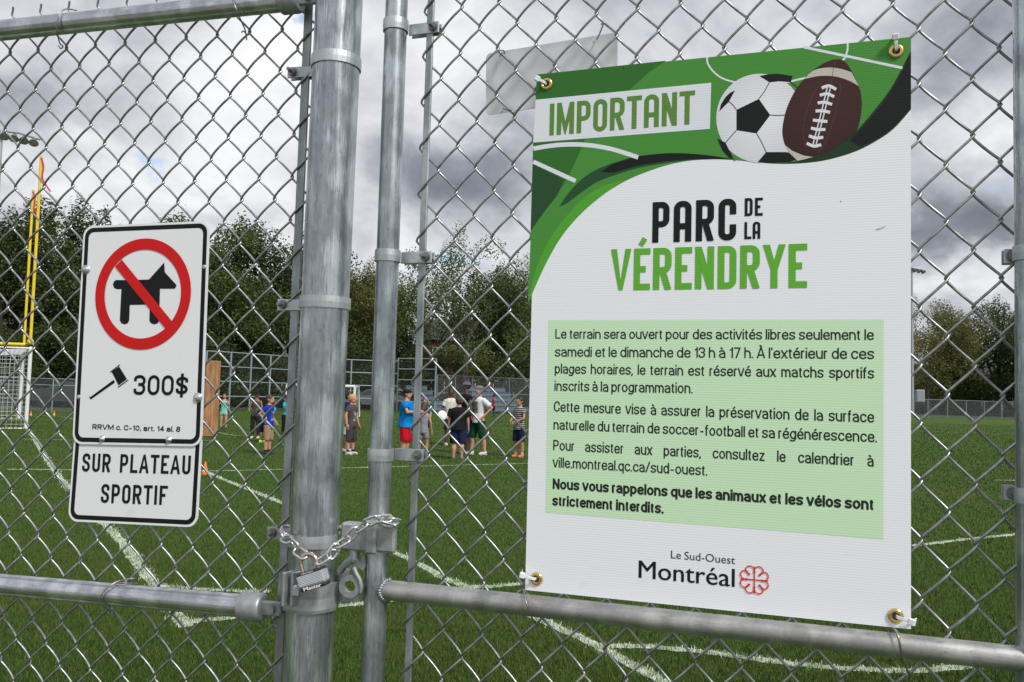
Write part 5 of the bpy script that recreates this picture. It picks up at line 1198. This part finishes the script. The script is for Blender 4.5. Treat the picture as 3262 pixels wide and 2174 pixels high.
def person(label, fx, fy, ty, yaw, skin, hair, shirt, shorts, shoes, H=None, w=1.0, head=.145, armL=None, armR=None, sleeve=.75, cut=.30, lean=0, legs=.05, hat=None, hatm=None, hairlong=0, socks=None, glasses=None, fatb=0, kneel=0, step=0, shirt_hem=.46, sunk=0, tank=False, hx=0):
    p0 = ground(fx, fy); top = atdist(fx, ty, p0.y).z; H = H or top
    t = thing('person', label, 'person', p0, R(yaw), 'people on the field'); Rz = Matrix.Rotation(R(yaw), 3, 'Z')
    ca, sa_ = math.cos(lean), math.sin(lean)
    def T_(p, up=True):
        x, y, z = p
        if lean and z > .52: dz = z-.52; y, z = y*ca-dz*sa_, .52+dz*ca+y*sa_*.0
        return p0+Rz @ Vector((x*H, y*H, z*H))
    aL = armL or [(.135, .01, .645), (.150, -.03, .50)]; aR = armR or [(-.135, .01, .645), (-.150, -.03, .50)]
    sh = .098*w
    def loft(mb, rings, n=16):
        vs = []; fs = []
        for x, y, z, rx, ry in rings:
            for k in range(n): a = 2*math.pi*k/n; vs.append(T_((x+rx*math.cos(a), y+ry*math.sin(a), z)))
        for i in range(len(rings)-1):
            for k in range(n): fs.append((i*n+k, i*n+(k+1) % n, (i+1)*n+(k+1) % n, (i+1)*n+k))
        fs += [tuple(range(n))[::-1], tuple((len(rings)-1)*n+k for k in range(n))]; mb.add(vs, fs, True)
    tub = lambda mb, P, r, n=10: mb.tube([T_(p) for p in P], [q*H for q in r], n)
    hc = 1-head/2; b = MB(); W = w
    tors = [(0, 0, .46, .080*W, .062*W), (0, 0, .53, .083*W, (.062+fatb*.5)*W), (0, -fatb*.4, .60, .074*W+fatb*.5, .052*W+fatb), (0, -fatb*.3, .68, .083*W+fatb*.3, .056*W+fatb*.8), (0, 0, .76, .096*W, .058*W), (0, 0, .805, .080*W, .046*W), (0, 0, .83, .042, .038), (0, -.004, 1-head*.86, .030, .032)]
    loft(b, tors)
    hp = {1: (legs*1.0, 0, .49), -1: (-legs*1.0, 0, .49)}
    kn = {s: (s*(legs+.012), -.012+s*step*.5, .275) for s in (1, -1)}; an = {s: (s*(legs+.015), .005+s*step, .045) for s in (1, -1)}
    for s in (1, -1): tub(b, [hp[s], kn[s], (kn[s][0], (kn[s][1]+an[s][1])/2+.012, .17), an[s]], [.054*W, .036*W**.7, .034*W**.6, .021])
    for s, A in ((1, aL), (-1, aR)): tub(b, [(s*sh*.95, 0, .79), A[0], A[1]], [.030*W, .023*W**.6, .015], 8)
    hd = lambda x, y, z: (x*head+hx, y*head-.006, hc+z*head)
    Rh = Matrix.Rotation(R(yaw), 3, 'Z')
    def E_(mb, c, r): mb.ell(T_(c), (r[0]*H, r[1]*H, r[2]*H), Rh)
    E_(b, hd(0, .03, .06), (.37*head, .46*head, .44*head)); E_(b, hd(0, -.12, -.22), (.27*head, .30*head, .26*head)); E_(b, hd(0, -.44, -.07), (.05*head, .09*head, .09*head))
    for s in (1, -1): E_(b, hd(s*.37, .03, -.03), (.045*head, .08*head, .12*head))
    body = remesh(b, 'body', skin, t, .011)
    for s in (1, -1): m_ = MB(); E_(m_, hd(s*.15, -.385, .02), (.055*head, .03*head, .032*head)); m_.build('eye', M_EYE, t)
    m_ = MB(); E_(m_, hd(0, -.395, -.27), (.11*head, .03*head, .022*head)); m_.build('mouth', M_LIP, t)
    # hands with a thumb and four fingers
    for s, A in ((1, aL), (-1, aR)):
        wv_ = Vector(A[1]); dv = (wv_-Vector(A[0])).normalized(); sd_ = dv.cross(Vector((s, 0, 0))); sd_ = sd_.normalized() if sd_.length > .2 else dv.cross(Vector((0, 1, 0))).normalized(); nv = dv.cross(sd_).normalized()
        m_ = MB(); hl = .105*H*(head/.14)**.5; P0 = T_(wv_-dv*.006); P1 = T_(wv_+dv*.045); D3 = (P1-P0).normalized(); S3 = (T_(wv_+sd_*.01)-T_(wv_)).normalized(); N3 = D3.cross(S3)
        m_.box(P0+D3*hl*.25, (hl*.50, hl*.40, hl*.17), D3, S3, N3, hl*.06)
        for k, (ln_, o_) in enumerate(((.42, -.15), (.48, -.05), (.45, .05), (.36, .15))):
            a = P0+D3*hl*.46+S3*hl*o_; c_ = a+D3*hl*ln_*.5-N3*s*hl*.03; m_.tube([a, c_, c_+D3*hl*ln_*.42-N3*s*hl*.12], [hl*.052, hl*.048, hl*.036], 6)
        a = P0+D3*hl*.12-S3*hl*.17; c_ = a+D3*hl*.16-S3*hl*.12; m_.tube([a, c_, c_+D3*hl*.20-N3*s*hl*.02], [hl*.062, hl*.055, hl*.042], 6)
        m_.build('hand', skin, t)
    # shirt
    c_ = MB(); g_ = .0145
    rg = [(x, y, z, rx+g_, ry+g_) for x, y, z, rx, ry in tors[:6]]; rg[0] = (0, -fatb*.35, shirt_hem, .099*W+fatb*.4, .084*W+fatb*.85); rg = [r_ for r_ in rg if r_[2] >= shirt_hem]
    if not tank: rg.append((0, 0, .832, .048, .043))
    else: rg[-1] = (0, 0, .80, .060*W, .045*W)
    loft(c_, rg)
    if sleeve > 0:
        for s, A in ((1, aL), (-1, aR)):
            a = Vector((s*sh*.8, 0, .792)); e_ = Vector(A[0]); tub(c_, [a, a.lerp(e_, sleeve*.5), a.lerp(e_, sleeve)], [.044*W, .044*W, .042*W], 10)
    else:
        for s in (1, -1): tub(c_, [(s*.055*W, 0, .78), (s*.058*W, 0, .825)], [.016, .014], 6)
    remesh(c_, 'shirt', shirt, t, .012)
    # shorts or trousers
    c_ = MB(); loft(c_, [(0, 0, .440, .080*W+.006, .066*W+.004), (0, 0, .50, .085*W+.004, .066*W+.003), (0, -fatb*.2, .55, .078*W+.004+fatb*.2, .056*W+.004+fatb*.5)])
    for s in (1, -1):
        k_ = Vector(kn[s]); h_ = Vector(hp[s]); a_ = Vector(an[s])
        if cut >= .27: f_ = (.49-cut)/(.49-.275); tub(c_, [h_, h_.lerp(k_, f_*.5), h_.lerp(k_, f_)], [.059*W, .060*W, .058*W])
        else: f_ = (.275-cut)/(.275-.045); tub(c_, [h_, k_, k_.lerp(a_, f_)], [.064*W, .048*W**.7 if cut < .2 else .056*W, .036*W**.6 if cut < .2 else .052*W])
    remesh(c_, 'trousers' if cut < .15 else 'shorts', shorts, t, .012)
    for s in (1, -1):
        a = an[s]; m_ = MB(); f0 = T_((a[0], a[1]-.035, .022)); m_.ell(f0, (.030*H, .072*H, .026*H), Rh, 14, 8); m_.ell(T_((a[0], a[1]+.012, .034)), (.026*H, .034*H, .032*H), Rh, 12, 8)
        m_.box(T_((a[0], a[1]-.028, .006)), (.052*H, .135*H, .012*H), Rh @ Vector((1, 0, 0)), Rh @ Vector((0, 1, 0)), (0, 0, 1), .005*H); m_.build('shoe', shoes, t)
        if socks: tub2 = MB().tube([T_((a[0], a[1], .055)), T_((a[0], a[1]-.003, .085))], [.0245*H, .026*H], 10); tub2.build('sock', socks, t)
    # hair and hats
    m_ = MB(); hm = MB(); hv = MB(); E_(hv, hd(0, .07, .13), (.41*head, .47*head, .41*head)); 
    if hat != 'cap' or True:
        if hairlong: hv.tube([T_(hd(0, .38, .15)), T_(hd(0, .50, -.25)), T_(hd(0, .42, -.25-hairlong*.6)), T_(hd(0, .34, -.25-hairlong))], [.16*head*H, .26*head*H, .20*head*H, .06*head*H], 10); E_(hv, hd(0, .20, -.10), (.39*head, .34*head, .36*head))
        else: E_(hv, hd(0, .22, -.06), (.36*head, .30*head, .30*head))
        remesh(hv, 'hair', hair, t, .009, 2)
    if hat:
        m_ = MB(); vs = []; n = 20; cz = .20
        for i in range(6):
            th = math.pi/2*i/5
            for k in range(n): a = 2*math.pi*k/n; vs.append(T_(hd(.455*math.cos(th)*math.cos(a), .06+.52*math.cos(th)*math.sin(a), cz-.06+.38*math.sin(th))))
        m_.add(vs, [(i*n+k, i*n+(k+1) % n, (i+1)*n+(k+1) % n, (i+1)*n+k) for i in range(5) for k in range(n)], True)
        cap = m_.build('cap', hatm, t); sgn = 1 if hat == 'back' else -1; m_ = MB(); vs = []
        for k in range(9):
            a = math.pi*k/8; vs += [T_(hd(.36*math.cos(a), .06+sgn*(.30+.22*math.sin(a)), cz-.05)), T_(hd(.34*math.cos(a), .06+sgn*(.42+.48*math.sin(a)), cz-.12))]
        m_.add(vs, [(2*k, 2*k+1, 2*k+3, 2*k+2) for k in range(8)], True); m_.build('visor', hatm, cap)
    if glasses: m_ = MB(); m_.box(T_(hd(0, -.40, .04)), (.62*head*H, .10*head*H, .14*head*H), Rh @ Vector((1, 0, 0)), Rh @ Vector((0, 1, 0)), (0, 0, 1), .012*H*.3); m_.build('sunglasses', glasses, t)
    return t
def graphic(name, base, mark, lo, hi, xr=.13):
    q = Mt(name, base, .9, 0, .2); c = q.n('ShaderNodeTexCoord'); s = q.n('ShaderNodeSeparateXYZ'); q.t.links.new(c.outputs['Object'], s.inputs[0])
    def mm(op, x, y):
        n = q.n('ShaderNodeMath', operation=op)
        for i, v in enumerate((x, y)):
            if isinstance(v, (int, float)): n.inputs[i].default_value = v
            else: q.t.links.new(v, n.inputs[i])
        return n.outputs[0]
    m_ = mm('MULTIPLY', mm('MULTIPLY', mm('GREATER_THAN', s.outputs[2], lo), mm('LESS_THAN', s.outputs[2], hi)), mm('MULTIPLY', mm('LESS_THAN', mm('ABSOLUTE', s.outputs[0], 0), xr), mm('LESS_THAN', s.outputs[1], -.03)))
    q.color(q.mix(mm('MULTIPLY', m_, .9), base, q.ramp(q.noise(14, 3, .6), [(.42, mark), (.58, tuple(min(1, x*4+.05) for x in mark))]))); return q.m
def stripes(name, a, b, period):
    q = Mt(name, a, .9, 0, .2); c = q.n('ShaderNodeTexCoord'); w_ = q.n('ShaderNodeTexWave', wave_type='BANDS', bands_direction='Z'); w_.inputs['Scale'].default_value = .314/period; q.t.links.new(c.outputs['Object'], w_.inputs[0])
    q.color(q.ramp(w_.outputs['Fac'], [(.45, a), (.6, b)])); return q.m
def vstripe(name, a, b):
    q = Mt(name, a, .9, 0, .2); c = q.n('ShaderNodeTexCoord'); w_ = q.n('ShaderNodeTexWave', wave_type='BANDS', bands_direction='X'); w_.inputs['Scale'].default_value = 7; q.t.links.new(c.outputs['Object'], w_.inputs[0]); q.color(q.ramp(w_.outputs['Fac'], [(.45, a), (.6, b)])); return q.m
SHW = simple('pale_shoe', (.55, .54, .52), .6); SHK = simple('black_shoe', (.02, .02, .022), .6); SHO = simple('orange_shoe', (.55, .16, .06), .6); SKW = cl('white_sock', (.65, .64, .63)); SHG = simple('lime_shoe', (.45, .75, .12), .6)
BLK = cl('black_cotton', (.013, .013, .015)); NAV = cl('navy_cotton', (.016, .022, .07))
person('girl in mint tank top and striped shorts beside the wooden post', 711, 1368, 1254, 10, SKL, HBR, cl('mint_cotton', (.16, .62, .50)), vstripe('striped_shorts', (.6, .5, .5), (.45, .12, .16)), SHK, head=.15, sleeve=0, tank=True, cut=.38, armL=[(.135, -.03, .66), (.10, -.10, .76)], armR=[(-.135, -.02, .66), (-.07, -.11, .74)], w=.9, shirt_hem=.42)
person('woman in grey tank top and dark cap with a child bending before her', 812, 1398, 1246, 5, SKB, HBK, cl('charcoal_cotton', (.075, .075, .08)), cl('dark_leggings', (.025, .025, .03)), SHW, head=.135, sleeve=0, tank=True, cut=.09, hat='front', hatm=BLK, hairlong=.7, w=.92, armL=[(.13, -.06, .66), (.07, -.16, .62)], armR=[(-.13, -.03, .66), (-.05, -.12, .60)])
person('child in turquoise shirt bending forward left of the royal blue boy', 838, 1412, 1285, 150, SKB, HBK, cl('turquoise_cotton', (.02, .36, .50)), BLK, SHG, head=.15, H=1.28, lean=.75, cut=.22, w=.95, armL=[(.12, -.08, .66), (.08, -.06, .52)], armR=[(-.12, -.08, .66), (-.08, -.06, .52)])
person('boy in royal blue shirt and tan shorts with one hand on his hip', 852, 1449, 1258, 80, SKL, HBR, graphic('royal_blue_cotton', (.012, .03, .36), (.06, .07, .16), .74, .95, .06), cl('tan_cotton', (.36, .24, .16)), SHK, head=.155, cut=.24, sleeve=.55, socks=BLK, armL=[(.13, .03, .66), (.10, -.06, .56)], armR=[(-.15, .10, .68), (-.10, .02, .56)])
person('child in turquoise sports shirt and black tights nearest the big post', 908, 1384, 1258, 60, SKB, HBK, cl('teal_jersey', (.02, .38, .46)), cl('black_tights', (.013, .013, .015)), SHK, head=.15, cut=.07, w=.9, legs=.07, armL=[(.12, -.05, .66), (.05, -.13, .64)], armR=[(-.12, -.05, .66), (-.03, -.13, .62)])
person('boy in a navy jersey mostly hidden behind the big post and blond boy', 1105, 1440, 1248, 70, SKB, HBK, cl('navy_jersey', (.012, .016, .09)), cl('white_shorts', (.6, .6, .62)), SHW, head=.15, cut=.28)
person('blond boy in brown grey shirt and grey shorts standing in profile', 1116, 1449, 1256, 62, SKL, HBL, graphic('taupe_cotton', (.075, .062, .062), (.09, .09, .09), .76, .98, .05), cl('grey_shorts', (.065, .055, .062)), SHW, head=.155, cut=.22, sleeve=.6, socks=BLK, w=.98)
person('heavyset boy in bright blue shirt, red shorts and black cap', 1290, 1462, 1240, 78, SKL, HBR, cl('bright_blue_cotton', (.006, .20, .56)), cl('red_shorts', (.55, .008, .022)), SHW, head=.14, w=1.28, fatb=.035, hat='back', hatm=BLK, cut=.25, sleeve=.62, armL=[(.15, -.08, .67), (.06, -.20, .66)], armR=[(-.16, -.07, .67), (-.05, -.20, .68)], shirt_hem=.45)
person('small figure in blue with dark hair just behind the grey tank top girl', 1352, 1405, 1268, -20, SKL, HBK, cl('blue_cotton', (.01, .16, .36)), NAV, SHK, head=.15, cut=.3)
person('girl in light grey tank top and grey shorts with brown hair', 1345, 1462, 1282, 165, SKM, HBR, cl('light_grey_cotton', (.28, .28, .31)), cl('grey_sport_shorts', (.27, .25, .29)), SHK, head=.165, sleeve=0, tank=True, cut=.36, hairlong=.25, w=.92, lean=.1, step=.05)
wd_ = person('man in cream white shirt holding a white disc left of the group', 1432, 1420, 1238, 12, SKD, HBK, cl('cream_cotton', (.70, .67, .58)), cl('dark_shorts', (.03, .03, .035)), SHW, head=.135, sleeve=.7, cut=.28, armR=[(-.145, .0, .645), (-.125, -.07, .52)])
dp = atdist(1409, 1324, ground(1432, 1420).y-.30); dk = thing('flying_disc', 'white plastic disc held by the man in the cream shirt', 'flying disc', dp); MB().lathe(dp, (.35, -.9, .15), [(0, .02), (.10, .018), (.128, .006), (.135, -.012), (.128, -.014), (.12, .002), (0, .012)], 28).build('disc', simple('white_plastic', (.8, .8, .78), .4), dk)
person('boy seen from behind in black shirt and navy shorts', 1457, 1464, 1263, 178, SKL, HBR, BLK, NAV, cl('dusty_shoe', (.25, .23, .21)), head=.15, w=1.34, cut=.25, sleeve=.85, armL=[(.145, .0, .65), (.16, -.03, .51)], armR=[(-.145, 0, .65), (-.16, -.02, .51)])
person('tall man in black top with grey backwards cap and sunglasses', 1480, 1447, 1216, -62, SKD, HBK, BLK, cl('black_blue_shorts', (.012, .03, .12)), SHK, head=.125, w=1.05, cut=.24, sleeve=.35, hat='back', hatm=cl('grey_cap_cloth', (.13, .13, .16)), glasses=simple('purple_lens', (.05, .02, .16), .15))
person('young man in white graphic shirt, green shorts, backwards cap, hand on hip', 1521, 1450, 1228, -50, SKL, HBR, graphic('white_print_cotton', (.62, .63, .64), (.045, .05, .045), .98, 1.26, .085), cl('dark_green_shorts', (.010, .060, .028)), SHW, head=.13, w=1.02, cut=.25, sleeve=.8, hat='back', hatm=cl('heather_cap_cloth', (.20, .21, .24)), legs=.06, step=.06, armL=[(.19, .09, .68), (.13, -.02, .55)], armR=[(-.17, .05, .67), (-.10, -.03, .55)])
person('boy in dark striped shirt and navy shorts at the left edge of the poster', 1652, 1458, 1265, -40, SKM, HBK, stripes('striped_jersey', (.018, .018, .022), (.36, .37, .38), .045), cl('navy_stripe_shorts', (.012, .015, .04)), SHO, head=.15, cut=.27, sleeve=.5, socks=SKW, w=1.0, armL=[(.13, -.05, .65), (.05, -.14, .60)], armR=[(-.14, -.02, .65), (-.08, -.13, .60)])
person('distant person in pink top standing behind the bleachers', 1572, 1330, 1255, -80, SKD, HBK, cl('pink_top', (.45, .10, .14)), BLK, SHK, head=.14)
